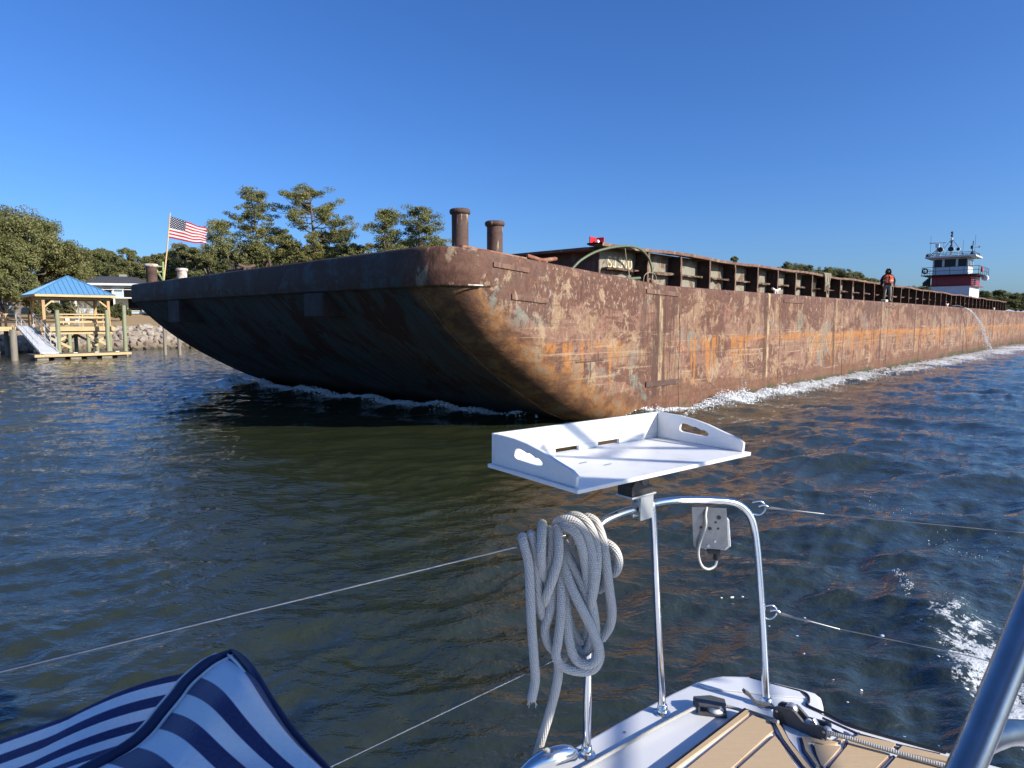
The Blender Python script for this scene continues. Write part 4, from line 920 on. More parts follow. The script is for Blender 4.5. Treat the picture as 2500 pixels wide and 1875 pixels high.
# doubler plates welded on the side
for (s0, z0, s1, z1, h) in ((-7.24, 3.76, -6.16, 3.69, .10), (-6.7, 3.14, -5.55, 3.07, .12), (-1.5, 3.42, .18, 3.38, .12), (-1.45, .94, .32, .92, .15), (8.0, 3.34, 10.0, 3.33, .1), (22, 3.35, 24, 3.34, .1)):
    m = MB().prism([(s0, -.03, z0), (s1, -.03, z1), (s1, -.03, z1 - h), (s0, -.03, z0 - h)], (0, .05, 0)); bpart('doubler_plate', m, M['rust_dark'] if z0 < 3 else M['rust'], False, .008)
bpart('doubler_strip', MB().bx(-4.5, -3.4, -.02, .02, 1.60, 1.63), M['rust_dark'])
# weld bead down the turn of the bilge and along the rake seams
for (b0, r_) in ((1.08, .018), (3.2, .012), (6.9, .010), (10.6, .010)):
    pts = [(s, b0 + .02 * math.sin(s * 4), zr(s) - .006) for s in np.linspace(-8.3, -3.2, 30)]
    bpart('weld_seam', MB().tube(pts, r_, 6), M['rust_red'] if b0 < 2 else M['rust_dark'], True)
bpart('scrape_bar', MB().tube([(-7.9, .02, 3.275), (-7.55, -.03, 3.275)], .016, 6), M['bitt_white'])
# vertical butt straps
for k in range(13):
    s = .34 + 7.4 * k; bpart('butt_strap', MB().tube([(s + .03 * math.sin(i * 1.3), .0, -.2 + i * .36) for i in range(10)], .018, 5), M['rust_red'] if k % 2 else M['rust'], True)
# mooring bitts
def bitt(s, b, z0, h, r, mat, capm):
    o = MB().lathe([(r * 1.02, 0), (r, .04), (r, h - .14), (r * 1.03, h - .10)], (s, b, z0), 28).build('bitt', mat, BG, True)
    MB().lathe([(r * 1.0, h - .115), (r * 1.20, h - .10), (r * 1.27, h - .06), (r * 1.22, h - .02), (r * 1.05, h), (r * .9, h + .005)], (s, b, z0), 28).build('bitt_cap', capm, o, True)
    return o
NB0 = zd(-7.0, .9)
for (s, h) in ((-7.25, .95), (-6.22, .86)): bitt(s, .95, NB0 + (.0 if s < -7 else -.05), h, .175, M['bitt'], M['bitt'])
bpart('bitt_base', MB().prism([(-7.75, .45, NB0 - .05), (-5.55, .40, NB0 - .18), (-5.75, .42, NB0 + .03), (-7.6, .47, NB0 + .16)], (0, 1.0, 0)), M['rust_red'], False, .03)
bitt(-7.95, 17.0, zd(-8, 17) - .0, .76, .185, M['rust_dark'], M['bitt_white']); bitt(-7.1, 16.4, zd(-7, 16) + .05, .62, .165, M['bitt_white'], M['bitt_white'])
def cleat(s, b, z, L, m):
    c = MB().tube(catmull([(s - L / 2, b, z + .20), (s - L * .3, b, z + .17), (s, b, z + .13), (s + L * .3, b, z + .17), (s + L / 2, b, z + .20)], 4), [.04] + [.05] * 15 + [.04], 8)
    c.tube([(s - L * .14, b, z - .02), (s - L * .12, b, z + .15)], .05, 8); c.tube([(s + L * .14, b, z - .02), (s + L * .12, b, z + .15)], .05, 8)
    return bpart('cleat', c, m, True)
cleat(-4.85, .75, zd(-4.8) + .04, 1.05, M['rust_red']); cleat(8.0, .30, zd(8), .75, M['bitt_white']); cleat(39.5, .3, zd(30), .9, M['bitt_white']); cleat(62, .3, zd(30), .9, M['bitt_white'])
cleat(-8.0, 9.2, zd(-8, 9) + .02, .5, M['rust_dark'])
bpart('fairlead', MB().tube([(-8.0, 7.9 + .12 * math.cos(a), zd(-8, 8) + .12 + .14 * math.sin(a)) for a in np.linspace(-.6, 3.75, 14)], .035, 8), M['rust_dark'], True)
bpart('fairlead', MB().bx(-8.15, -7.8, 9.3, 10.3, zd(-8, 10) - .02, zd(-8, 10) + .14), M['rust_dark'], False, .04)

# coaming round the cargo hold: plate, stiffeners (ribs), top flange, flaking ledges
CP, CE, CT = 1.12, .66, 4.60; C0, C1 = -2.05, 73.8
bpart('coaming_plate', MB().bx(C0, C1, CP, CP + .03, 3.5, CT - .03), M['coam'])
bpart('coaming_plate', MB().bx(C0, C1, W - CP - .03, W - CP, 3.4, CT - .03), M['coam'])
bpart('front_coaming', MB().prism([(C0, CP + .003, 3.4), (C0, W - CP, 3.4), (C0, W - CP, CT - .15), (C0, CP + .003, CT - .03)], (-.03, 0, 0)), M['rust_dark'])
bpart('end_coaming', MB().bx(C1 + .003, C1 + .03, CP, W - CP, 3.4, CT - .03), M['rust_dark'])
gq = random.Random(2)
def flange():
    V = []; ss = np.arange(C0 - .5, C1 + .45, .42)
    for s in ss:
        dz = .035 * math.sin(s * .9) * math.sin(s * .23 + 1) + gq.uniform(-.010, .010); dy = gq.uniform(-.015, .015)
        t_ = CT + dz
        for b, z in ((CE + dy, t_ - .085), (CE + dy - .015, t_), (CP + .05, t_ + .012), (CP + .05, t_ - .03), (CE + .03 + dy, t_ - .035), (CE + .03 + dy, t_ - .085), (CE + dy, t_ - .085)): V.append((s, b, z))
    grid_mesh('top_flange', V, len(ss), 7, M['rust'], BG, False)
flange()
bpart('top_flange', MB().bx(C0 - .5, C0 + .02, CP + .06, W - CP, CT - .16, CT - .09), M['rust'])
bpart('top_flange', MB().bx(C0, C1, W - CP - .02, W - CE, CT - .05, CT), M['rust'])
k = 0
ribs = [-.30] + [1.55 + 1.89 * i for i in range(39)]
for i, s in enumerate(ribs):
    if s > C1: break
    bow_ = gq.uniform(-.05, .05); pts = []
    for j in range(6):
        u = j / 5; z = 3.50 + (CT - .09 - 3.50) * u; off = bow_ * math.sin(u * math.pi * gq.choice((1, 1.6))) + gq.uniform(-.010, .010); pts.append((s + off, z))
    r_ = MB(); fl_ = MB()
    for j in range(5):
        (sa, za), (sb, zb) = pts[j], pts[j + 1]
        y0 = CE + .03 - (.06 if j == 0 else 0)
        r_.add([(sa, CE + .035, za), (sa + .018, CE + .035, za), (sa + .018, CP - .002, za), (sa, CP - .002, za), (sb, CE + .035, zb), (sb + .018, CE + .035, zb), (sb + .018, CP - .002, zb), (sb, CP - .002, zb)], [(0, 1, 5, 4), (2, 3, 7, 6), (0, 4, 7, 3), (1, 2, 6, 5)] + ([(0, 3, 2, 1)] if j == 0 else []) + ([(4, 5, 6, 7)] if j == 4 else []))
        fl_.add([(sa - .035, CE + .012, za), (sa + .05, CE + .012, za), (sa + .05, CE + .032, za), (sa - .035, CE + .032, za), (sb - .035, CE + .012, zb), (sb + .05, CE + .012, zb), (sb + .05, CE + .032, zb), (sb - .035, CE + .032, zb)], [(0, 1, 5, 4), (2, 3, 7, 6), (0, 4, 7, 3), (1, 2, 6, 5)])
    rb_ = bpart('rib', r_, M['web']); fl_.build('rib_flange', M['rust'], rb_)
    s2 = ribs[i + 1] if i + 1 < len(ribs) else C1
    if i == 0:
        L_ = [(-1.95, -.32)]; 
    else: L_ = []
    L_.append((s + .03, s2 - .03))
    for (a0, a1) in L_:                                   # flaking ledge between ribs
        m = MB(); n = 9; zz = 4.01
        top, bot = [], []
        for j in range(n):
            u = j / (n - 1); x = a0 + (a1 - a0) * u; dep = gq.uniform(.16, .30); top.append((x, CP - dep, zz + gq.uniform(-.01, .015))); bot.append((x, CP - dep + gq.uniform(0, .04), zz - gq.uniform(.03, .085)))
        for j in range(n - 1):
            xa, xb = top[j][0], top[j + 1][0]
            m.add([top[j], top[j + 1], (xb, CP, zz), (xa, CP, zz), bot[j], bot[j + 1], (xb, CP, zz - .04), (xa, CP, zz - .04)], [(0, 1, 2, 3), (4, 7, 6, 5), (0, 4, 5, 1)] + ([(0, 3, 7, 4)] if j == 0 else []) + ([(1, 5, 6, 2)] if j == n - 2 else []))
        bpart('ledge', m, M['ledge'])
# painted name board and lettering
bpart('name_panel', MB().bx(-1.78, -.42, CP - .005, CP - .001, 4.01, 4.36), M['coam'])
GL = {'S': [[(.62, .88), (.45, 1), (.2, 1), (.04, .86), (.06, .66), (.25, .53), (.45, .46), (.62, .32), (.62, .14), (.45, 0), (.18, 0), (.0, .12)]],
      'J': [[(.25, 1), (.62, 1)], [(.46, 1), (.46, .2), (.34, .02), (.14, .02), (.02, .16)]],
      '3': [[(.03, .86), (.2, 1), (.45, 1), (.6, .86), (.58, .66), (.42, .54), (.25, .53)], [(.42, .54), (.62, .42), (.63, .18), (.46, 0), (.18, 0), (.0, .14)]],
      '0': [[(.32, 1), (.12, .9), (.02, .65), (.02, .35), (.12, .1), (.32, 0), (.52, .1), (.62, .35), (.62, .65), (.52, .9), (.32, 1)]]}
x0 = -1.66
for ch in 'SJ300':                                     # stencilled strokes, brush wide
    m = MB()
    for stv in GL[ch]:
        pp = catmull([(x0 + u * .245, CP - .006, 4.045 + w * .275) for u, w in stv], 3)
        for p_, q_ in zip(pp[:-1], pp[1:]):
            dd_ = (q_ - p_).normalized(); nn_ = Vector((-dd_.z, 0, dd_.x)) * .021; p_ = p_ - dd_ * .006; q_ = q_ + dd_ * .006
            m.prism([p_ - nn_, q_ - nn_, q_ + nn_, p_ + nn_], (0, -.004 - .0002 * (len(m.f) % 7), 0))
    o = bpart('lettering', m, M['letter']); x0 += .245
    if ch == 'J': x0 += .025
# red shield of the side light on the coaming corner
sx = -1.75
rb = bpart('light_shield', MB().add([(sx, 1.2, CT), (sx, 1.45, CT), (sx, 1.45, CT + .24), (sx, 1.2, CT + .24), (sx + .03, 1.2, CT), (sx + .03, 1.45, CT), (sx + .03, 1.45, CT + .24), (sx + .03, 1.2, CT + .24)], [(0, 1, 2, 3), (4, 7, 6, 5), (0, 4, 5, 1), (3, 2, 6, 7), (0, 3, 7, 4), (1, 5, 6, 2)]), M['redbox'])
MB().bx(sx - .32, sx - .002, 1.42, 1.45, CT + .01, CT + .245).build('shield_panel', M['redbox'], rb); MB().lathe([(.05, 0), (.06, .02), (.055, .12), (.03, .15)], (sx - .12, 1.32, CT + .02), 14).build('lamp', M['alu'], rb, True)
MB().bx(sx - .34, sx, 1.18, 1.45, CT - .0, CT + .012).build('shield_foot', M['redbox'], rb)

# hoses and lines lying about the deck
def dpt(x, y, b):
    r = ray(x, y); p0 = bw(0, b); t_ = (p0 - Vector((0, 0, CAMZ))).dot(B) / r.dot(B); return Vector((0, 0, CAMZ)) + r * t_
hs = thing('hose', 'green hose arching over the coaming beside the barge lettering', 'hose', bw(-1, .5, zd(-1)))
hl = hs.location.copy()
MB().tube([p - hl for p in catmull([dpt(1398, 655, .62), dpt(1420, 634, .60), dpt(1462, 612, .58), dpt(1520, 601, .56), dpt(1558, 606, .54), dpt(1582, 628, .5), dpt(1592, 660, .45), dpt(1591, 686, .42)], 6)], .032, 10).build('hose_run', M['hose'], hs, True)
MB().tube([p - hl for p in catmull([dpt(1528, 681, .42), dpt(1545, 680, .42), dpt(1562, 679, .42)], 3)], .04, 10).build('hose_stub', M['hose'], hs, True)
MB().lathe([(.07, -.12), (.075, -.05), (.06, 0)], dpt(1591, 682, .42) - hl, 12).build('hose_fitting', M['rust_red'], hs, True)
ln = thing('cord', 'thin pale cord hanging in front of the barge lettering', 'cord', bw(-.8, .6, zd(-1))); ll = ln.location.copy()
MB().tube([p - ll for p in catmull([dpt(1526, 606, .6), dpt(1529, 632, .62), dpt(1534, 655, .6), dpt(1537, 678, .5)], 5)], .012, 6).build('cord_run', M['cord'], ln, True)
ln = thing('wire_loop', 'thin wire loops round the lower end of the green hose', 'wire', bw(.2, .4, zd(0))); ll = ln.location.copy()
for pts in ([(1570, 690), (1574, 672), (1586, 664), (1594, 668)], [(1592, 664), (1600, 672), (1602, 684), (1594, 690)]): MB().tube([p - ll for p in catmull([dpt(x, y, .38) for x, y in pts], 5)], .010, 6).build('loop', M['cord'], ln, True)
rh = thing('hanging_rope', 'frayed pale rope bunched over the barge coaming', 'rope', bw(14.4, .62, 4.6)); ll = rh.location.copy()
gr = random.Random(5)
for j in range(9):
    s = 14.15 + .07 * j + gr.uniform(-.03, .03); d_ = gr.uniform(.45, .85)
    MB().tube(catmull([bw(s, .72, CT + .05) - ll, bw(s, .60 - .01 * j % 3, CT + .03) - ll, bw(s + gr.uniform(-.05, .05), .56, CT - .3) - ll, bw(s + gr.uniform(-.08, .1), .55 + gr.uniform(-.02, .05), CT - d_) - ll], 4), .03, 6).build('strand', M['cord'], rh, True)
wj = thing('water_jet', 'jet of white bilge water falling from the barge side', 'water jet', bw(43, -.02, 3.6)); ll = wj.location.copy()
gj = np.random.default_rng(4); pts = []
MB().tube(catmull([bw(41.5, .35, 3.62) - ll, bw(42.4, .1, 3.66) - ll, bw(42.95, -.15, 3.52) - ll], 5), .055, 8).build('discharge_hose', M['rubber'], wj, True)
n = 1000; u = gj.uniform(0, 1, n) ** .75; sp = .012 + .10 * u
C_ = np.array([(bw(43 + 4.8 * a, -.2 - 1.2 * a, 3.5 - .35 * a - 3.1 * a * a) - ll)[:] for a in u]) + gj.normal(0, 1, (n, 3)) * sp[:, None]
jb = blobs('spray', C_, np.abs(gj.normal(.010, .008, n)) + .006, 5, 'x', 1.0); jb.parent = wj
for k_ in ('label', 'category', 'kind'): del jb[k_]

# ------------------------------------------------------------------ flag on the far bow corner
fp0 = bw(-7.62, 16.85, zd(-8, 17)); ftop = bw(-7.18, 17.05, 6.58)
fg = thing('flagpole', 'thin leaning flagpole lashed to the far bow bitt', 'flagpole', fp0)
d_ = ftop - fp0; MB().tube([Vector((0, 0, 0)), d_ * .5 + Vector((.015, 0, 0)), d_], [.03, .026, .02], 8).build('pole', M['pine'], fg, True)
for (q0, q1) in ((Vector((-.25, .05, .55)), Vector((.02, 0, .15))), (Vector((-.35, 0, .7)), Vector((0, 0, .68))), (Vector((-.3, 0, .45)), Vector((.03, 0, .5))), (Vector((.02, 0, 0)), Vector((.03, 0, .85)))): MB().bar(q0, q1, .045).build('lashing', M['lime'], fg)
fl = thing('flag', 'tattered striped flag with a starred blue canton flying from the bow', 'flag', fp0)
def flag():
    nu, nv = 44, 27; V = []; UV = []; gf = random.Random(3)
    h0 = .92; top = d_ * .955; bot = d_ * .655
    for i in range(nu):
        u = i / (nu - 1)
        for j in range(nv):
            v = j / (nv - 1); p = bot.lerp(top, v); L = 1.42
            x = L * u * (1 - .02 * v); rag = .05 * math.sin(j * 2.1) * (u > .93) + gf.uniform(-.03, .03) * (u > .96)
            wv = .09 * math.sin(u * 7.5 + v * 1.2) * u ** .6 + .04 * math.sin(u * 15 - v * 2) * u
            q = p + A * (x + rag) + B * wv + Vector((0, 0, -.20 * u - .10 * u * u * v + .05 * math.sin(u * 7 + 1) * u + .012 * math.sin(u * 16 + v * 5) * u))
            q.z += (.5 - v) * .10 * u
            V.append(q[:]); UV.append((u, v))
    o = grid_mesh('cloth', V, nu, nv, M['flag'], fl, True, UV)
    so_ = o.modifiers.new('thick', 'SOLIDIFY'); so_.thickness = .004
flag()

# ------------------------------------------------------------------ crewman
def person():
    me = bpy.data.meshes.new('body'); J = {}; vs = []; es = []; rad = []
    def v(n, p, r): J[n] = len(vs); vs.append(p); rad.append(r)
    def chain(*ns):
        for a_, b_ in zip(ns[:-1], ns[1:]): es.append((J[a_], J[b_]))
    v('pelvis', (0, 0, .95), .155); v('belly', (0, -.01, 1.12), .150); v('chest', (0, .0, 1.32), .175); v('upper', (0, .01, 1.45), .135); v('neck', (0, .0, 1.55), .075); v('skull', (0, -.035, 1.64), .098); v('crown', (0, -.03, 1.74), .088)
    chain('pelvis', 'belly', 'chest', 'upper', 'neck', 'skull', 'crown')
    for s, n in ((-1, 'l'), (1, 'r')):
        v('hip' + n, (s * .10, 0, .88), .105); v('knee' + n, (s * .13, -.05, .50), .078); v('ank' + n, (s * .15, .0, .12), .062); v('toe' + n, (s * .17, -.17, .055), .048)
        chain('pelvis', 'hip' + n, 'knee' + n, 'ank' + n, 'toe' + n)
        v('sho' + n, (s * .20, .01, 1.43), .088); v('elb' + n, (s * .335, .02, 1.17), .068); v('wri' + n, (s * .285, -.15, .98), .048); v('palm' + n, (s * .27, -.20, .92), .042)
        chain('upper', 'sho' + n, 'elb' + n, 'wri' + n, 'palm' + n)
        for k in range(5):
            a_ = (k - 2) * .020; L = (.05, .075, .085, .078, .06)[k]
            v('f%d%s' % (k, n), (s * (.27 + (0.03 if k == 0 else 0)), -.215 + a_ * .9, .885 + (.02 if k == 0 else 0)), .012); v('g%d%s' % (k, n), (s * (.262 + (.02 if k == 0 else 0)), -.225 + a_, .885 - L), .009); chain('palm' + n, 'f%d%s' % (k, n), 'g%d%s' % (k, n))
    me.from_pydata(vs, es, []); o = bpy.data.objects.new('body_cage', me); COL.objects.link(o)
    o.modifiers.new('skin', 'SKIN'); sv = me.skin_vertices[0].data
    for i, r_ in enumerate(rad): sv[i].radius = (r_, r_ * (.82 if i < 4 else 1)); sv[i].use_root = (i == 0)
    o.modifiers.new('sub', 'SUBSURF').levels = 2; o.modifiers['sub'].render_levels = 2
    bpy.context.view_layer.update(); dg = bpy.context.evaluated_depsgraph_get(); bm_ = bpy.data.meshes.new_from_object(o.evaluated_get(dg)); bpy.data.objects.remove(o); bm_.name = 'body'
    bm_.materials.clear()
    for k in ('hoodie', 'pants', 'skin', 'boot'): bm_.materials.append(M[k])
    for p in bm_.polygons:
        c = p.center; i = 0
        if c.z < .14 and abs(c.x) < .3: i = 3
        elif c.z < .95 and abs(c.x) < .24 and not (c.y < -.13 and c.z > .8): i = 1
        elif c.z < .945 and abs(c.x) >= .2: i = 2
        elif 1.585 < c.z < 1.72 and c.y < -.095 and abs(c.x) < .075: i = 2
        p.material_index = i; p.use_smooth = True
    pos = bw(23.6, .36, zd(23)); t = thing('person', 'person in black hood and orange life vest standing on the barge edge', 'person', pos, -.30)
    # faces the camera: local -Y points out over the water
    b_ = link('body', bm_, None, t)
    vm = MB()
    def ring(z, rx, ry, a0, a1, n, y0=0): return [(rx * math.sin(a), -ry * math.cos(a) + y0, z) for a in np.linspace(a0, a1, n)]
    for (a0, a1) in ((.12, 1.25), (-1.25, -.12), (1.75, 4.53)):
        m = MB(); rows = [ring(1.02, .21, .185, a0, a1, 7), ring(1.15, .215, .19, a0, a1, 7), ring(1.30, .225, .20, a0, a1, 7), ring(1.42, .19, .165, a0, a1, 7), ring(1.485, .12, .12, a0, a1, 7)]
        for i in range(4):
            for k in range(6): m.add([rows[i][k], rows[i][k + 1], rows[i + 1][k + 1], rows[i + 1][k]], [(0, 1, 2, 3)])
        vp = m.build('vest_panel', M['orange'], t, True); so_ = vp.modifiers.new('thick', 'SOLIDIFY'); so_.thickness = .045; so_.offset = 1
        rows = [ring(1.16, .27, .245, a0, a1, 7), ring(1.20, .27, .245, a0, a1, 7)]; m = MB()
        for k in range(6): m.add([rows[0][k], rows[0][k + 1], rows[1][k + 1], rows[1][k]], [(0, 1, 2, 3)])
        m.build('vest_strap', M['refl'], t)
    m = MB(); prof = []
    for i, z in enumerate(np.linspace(1.50, 1.82, 8)):
        u = i / 7; rr = .135 * math.sqrt(max(.02, 1 - (max(0, u - .35) / .68) ** 2)) * (1 - .15 * (u < .2)); prof.append(ring(z, rr, rr * 1.05, .85, 2 * math.pi - .85, 13, -.02))
    for i in range(7):
        for k in range(12): m.add([prof[i][k], prof[i][k + 1], prof[i + 1][k + 1], prof[i + 1][k]], [(0, 1, 2, 3)])
    hd = m.build('hood', M['hoodie'], t, True); so_ = hd.modifiers.new('thick', 'SOLIDIFY'); so_.thickness = .02
    fm_ = MB().lathe([(.018, 0), (.024, .03), (.006, .07)], (0, -.145, 1.625), 8).build('nose', M['skin'], b_, True)
    for sx_ in (-1, 1): MB().lathe([(.004, -.008), (.012, 0), (.004, .008)], (sx_ * .034, -.13, 1.675), 8, (0, -1, 0)).build('eye', M['black'], b_)
    MB().box((0, -.134, 1.60), (.05, .012, .010)).build('mouth', M['hoodie'], b_)
    kt = thing('gear_bag', 'pale bag of gear lying at the crewman\'s feet on the barge edge', 'bag', bw(22.9, .3, zd(23)), AZ); MB().box((0, 0, .07), (.5, .25, .14)).build('bag_body', M['bitt_white'], kt, True, .05); MB().tube([(-.15, 0, .14), (0, 0, .22), (.15, 0, .14)], .015, 6).build('strap', M['black'], kt)
person()

# ------------------------------------------------------------------ pushboat at the stern of the barge
def pushboat():
    t = thing('pushboat', 'white and maroon pushboat with wheelhouse at the far end of the barge', 'boat', bw(104, 11.3), AZ)
    def P(name, mb, m, par=None, **kw): return mb.build(name, m, par or t, **kw)
    hl = MB(); hl.prism([(-1.8, -4.2, -.5), (20, -4.2, -.5), (20, 4.2, -.5), (-1.8, 4.2, -.5)], (0, 0, 2.9)); P('hull', hl, M['black'], bevel=.2)
    P('main_deckhouse', MB().bx(1.5, 14, -3.2, 3.2, 2.41, 5.6), M['white'], bevel=.1)
    P('upper_deckhouse', MB().bx(-.6, 8.0, -2.75, 2.3, 5.61, 7.82), M['white'], bevel=.08)
    P('red_deckhouse', MB().bx(-.3, 7.4, -2.85, 2.35, 7.83, 9.36), M['redpaint'], bevel=.08)
    P('boat_deck', MB().bx(-1.9, 7.9, -4.0, 3.5, 9.37, 9.47), M['black'])
    P('lower_ledge', MB().bx(-.7, 7.8, -3.4, 2.4, 7.76, 7.828), M['redpaint'])
    wh = P('wheelhouse_wall', MB().bx(0, 4.0, -2.3, 2.35, 9.48, 10.72), M['white'], bevel=.05)
    P('wheelhouse_head', MB().bx(.0, 4.0, -2.3, 2.35, 11.92, 12.08), M['white'])
    for y in (-2.2, -.82, .95, 2.25): P('window_pillar', MB().bx(.0, .12, y - .1 - (.05 if abs(y) < 2 else 0), y + .1 + (.05 if abs(y) < 2 else 0), 10.721, 11.919), M['white'])
    for x in (1.5, 2.6, 3.93): 
        for y in (-2.25, 2.3): P('window_pillar', MB().bx(x - .12, x + .07, y - .05, y + .05, 10.721, 11.919), M['white'])
    for (y0, y1) in ((-2.1, -.97), (-.67, .8), (1.1, 2.15)): P('window', MB().bx(.06, .10, y0, y1, 10.722, 11.918), M['glass'])
    for (x0, x1) in ((.13, 1.37), (1.58, 2.47), (2.68, 3.8)): 
        for y in (-2.26, 2.31): P('window', MB().bx(x0, x1, y - .02, y + .02, 10.722, 11.918), M['glass'])
    P('aft_wall', MB().bx(3.94, 4.0, -2.2, 2.25, 10.721, 11.919), M['white'])
    P('wheelhouse_floor_box', MB().bx(1.2, 2.2, -1.4, 1.4, 10.73, 11.15), M['black'])
    rf = P('roof', MB().bx(-1.0, 4.9, -3.35, 3.3, 12.09, 12.36), M['white'], bevel=.1)
    def railing(pts, z, h, nm):
        for (p, q) in zip(pts[:-1], pts[1:]):
            p, q = Vector((*p, z)), Vector((*q, z))
            for hh in (h, h * .5): P(nm, MB().tube([p + Vector((0, 0, hh)), q + Vector((0, 0, hh))], .035, 6), M['black'])
            n = max(1, round((q - p).length / 1.7))
            for k in range(n + 1): e = p.lerp(q, k / n); P('stanchion', MB().tube([e, e + Vector((0, 0, h))], .035, 6), M['black'])
    railing([(-1.8, 3.4), (-1.8, -3.9), (7.5, -3.9)], 9.48, 1.15, 'deck_rail'); railing([(-1.8, 3.4), (7.5, 3.4)], 9.48, 1.15, 'deck_rail')
    railing([(-.7, 3.0), (-.7, -3.0), (4.5, -3.0), (4.5, 3.0), (-.7, 3.0)], 12.37, .45, 'roof_rail')
    ms = P('mast', MB().tube([(2.0, .35, 12.36), (2.0, .35, 16.2)], .09, 8), M['black'])
    for z in (13.9, 14.5, 15.0, 15.5, 15.95): P('mast_light', MB().lathe([(.12, 0), (.17, .06), (.17, .26), (.10, .32)], (1.78, .35, z), 10), M['black'] if z not in (15.0,) else M['white'], ms)
    for y in (2.2, -1.5): P('mast_stay', MB().tube([(1.8, y, 12.4), (2.0, .35, 15.2)], .035, 6), M['black'], ms)
    P('mast_stay', MB().tube([(.4, .9, 12.4), (2, .35, 14.6)], .03, 6), M['black'], ms)
    rd = P('radar_mast', MB().tube([(1.0, 2.05, 12.36), (1.0, 2.05, 13.9)], .07, 8), M['black']); P('radar_box', MB().bx(.75, 1.25, 1.8, 2.3, 13.9, 14.45), M['white'], rd); P('radar_bar', MB().box((1.0, 2.05, 14.58), (.16, 2.2, .14), rz=.25), M['alu'], rd)
    P('radar_brace', MB().tube([(.2, 3.0, 12.4), (1.0, 2.05, 13.6)], .05, 6), M['black'], rd); P('radar_brace', MB().tube([(.2, 2.6, 12.4), (1.0, 2.05, 13.4)], .05, 6), M['black'], rd)
    for (y, r_) in ((1.5, .42), (.1, .42), (-.85, .27)):
        q = P('searchlight', MB().lathe([(r_ * .6, .5), (r_ * .95, .25), (r_, 0), (r_ * .97, -.06)], (.2, y, 13.45 - (.08 if r_ < .3 else 0)), 18, (1, 0, 0)), M['white'], smooth=True); P('lens', MB().lathe([(r_ * .9, -.075), (r_ * .88, -.065)], (.2, y, 13.45 - (.08 if r_ < .3 else 0)), 18, (1, 0, 0)), M['glass'], q); P('light_post', MB().tube([(.4, y, 12.36), (.4, y, 13.3)], .05, 6), M['alu'], q)
    for (x, y, z, h) in ((.6, 2.9, 12.36, 3.3), (2.6, -2.6, 12.36, 3.2), (1.4, 1.3, 12.36, 2.3), (2.4, -1.1, 12.36, 2.5), (3, 2.6, 12.36, 2.0)): P('antenna', MB().tube([(x, y, z), (x, y, z + h)], .022, 5), M['rubber'])
    m2 = P('signal_mast', MB().tube([(1.6, -2.4, 12.36), (1.6, -2.5, 14.6)], .06, 6), M['black']); P('horn', MB().lathe([(.05, 0), (.07, .5), (.2, .8)], (1.5, -2.6, 13.55), 10, (.3, -1, .1)), M['white'], m2); P('mast_light', MB().bx(1.5, 1.7, -2.4, -2.2, 13.4, 13.9), M['black'], m2)
    for y in (3.05, -2.75): P('roof_lamp', MB().lathe([(.2, 0), (.24, .1), (.2, .35), (.08, .42)], (-.5, y, 12.37), 12), M['black'], smooth=True)
    P('life_ring', MB().tube([(-1.72 + .0, 3.0 + .35 * math.cos(a), 10.1 + .35 * math.sin(a)) for a in np.linspace(0, 6.28, 17)], .1, 8), M['black']); P('life_ring', MB().tube([(.5 + .35 * math.cos(a), -3.98, 10.2 + .35 * math.sin(a)) for a in np.linspace(0, 6.28, 17)], .1, 8), M['redbox'])
    P('raft_canister', MB().lathe([(.2, -.7), (.42, -.6), (.45, 0), (.42, .6), (.2, .7)], (3.0, -4.1, 9.0), 16, (1, 0, 0)), M['white'], smooth=True)
    for k in range(5): P('ladder_rung', MB().bx(.0, .5, -3.4, -2.86, 7.95 + k * .28, 8.03 + k * .28), M['black'])
    for k in range(5): P('equipment', MB().bx(-.3 - .1 * k, .1, 2.5 + k * .13, 2.8 + k * .16, 7.9, 9.2 - k * .18), M['black'] if k % 2 else M['rubber'])
    P('push_knee', MB().bx(-3.0, -1.81, -3, -2, 0, 6), M['black']); P('push_knee', MB().bx(-3.0, -1.81, 2, 3, 0, 6), M['black'])
pushboat()
# ------------------------------------------------------------------ our own sailboat: stern corner, pushpit, lines
DKZ = 1.30
SBT = thing('sailboat', 'white sailboat stern corner with teak-look deck and stainless rail in the foreground', 'sailboat', (.6, 1.9, 0)); SBL = SBT.location.copy()
def loc(p): return Vector(p) - SBL
def sb(name, mb, m, par=None, **kw):
    mb.v = [tuple(Vector(p) - SBL) for p in mb.v]; return mb.build(name, m, par or SBT, **kw)
def dk(x, y, h=0.0): return onz(x, y, DKZ + h)
edge = [dk(*p) for p in [(1290, 1877), (1400, 1822), (1480, 1777), (1560, 1732), (1640, 1690), (1697, 1664), (1730, 1653), (1763, 1648), (1830, 1649), (1887, 1664), (1963, 1682), (1992, 1690), (2006, 1702), (2011, 1722), (2012, 1742), (2081, 1770), (2192, 1801), (2300, 1831)]]
dl = (edge[0] - edge[3]).normalized(); dr = (edge[-1] - edge[-3]).normalized()
outline = [edge[0] + dl * 1.6] + edge + [edge[-1] + dr * .9]
near = [Vector((outline[-1].x - .25, outline[-1].y - .55, DKZ)), Vector((.75, 1.15, DKZ)), Vector((-.1, 1.05, DKZ)), Vector((outline[0].x + .35, outline[0].y - .45, DKZ))]
sb('side_deck', MB().prism([p + Vector((0, 0, -.05)) for p in outline + near], (0, 0, .05)), M['gel'], bevel=.016, seg=3, smooth=40)
hullo = [Vector((p.x * .985, p.y * .985, 0)) for p in outline]
hb = hullo + [Vector((2.6, -3, 0)), Vector((1.2, -9, 0)), Vector((-3.2, -7, 0)), Vector((hullo[0].x - .6, hullo[0].y - 1.0, 0))]
sb('topsides', MB().prism([p + Vector((0, 0, -.3)) for p in hb], (0, 0, 1.02)), M['gel'])
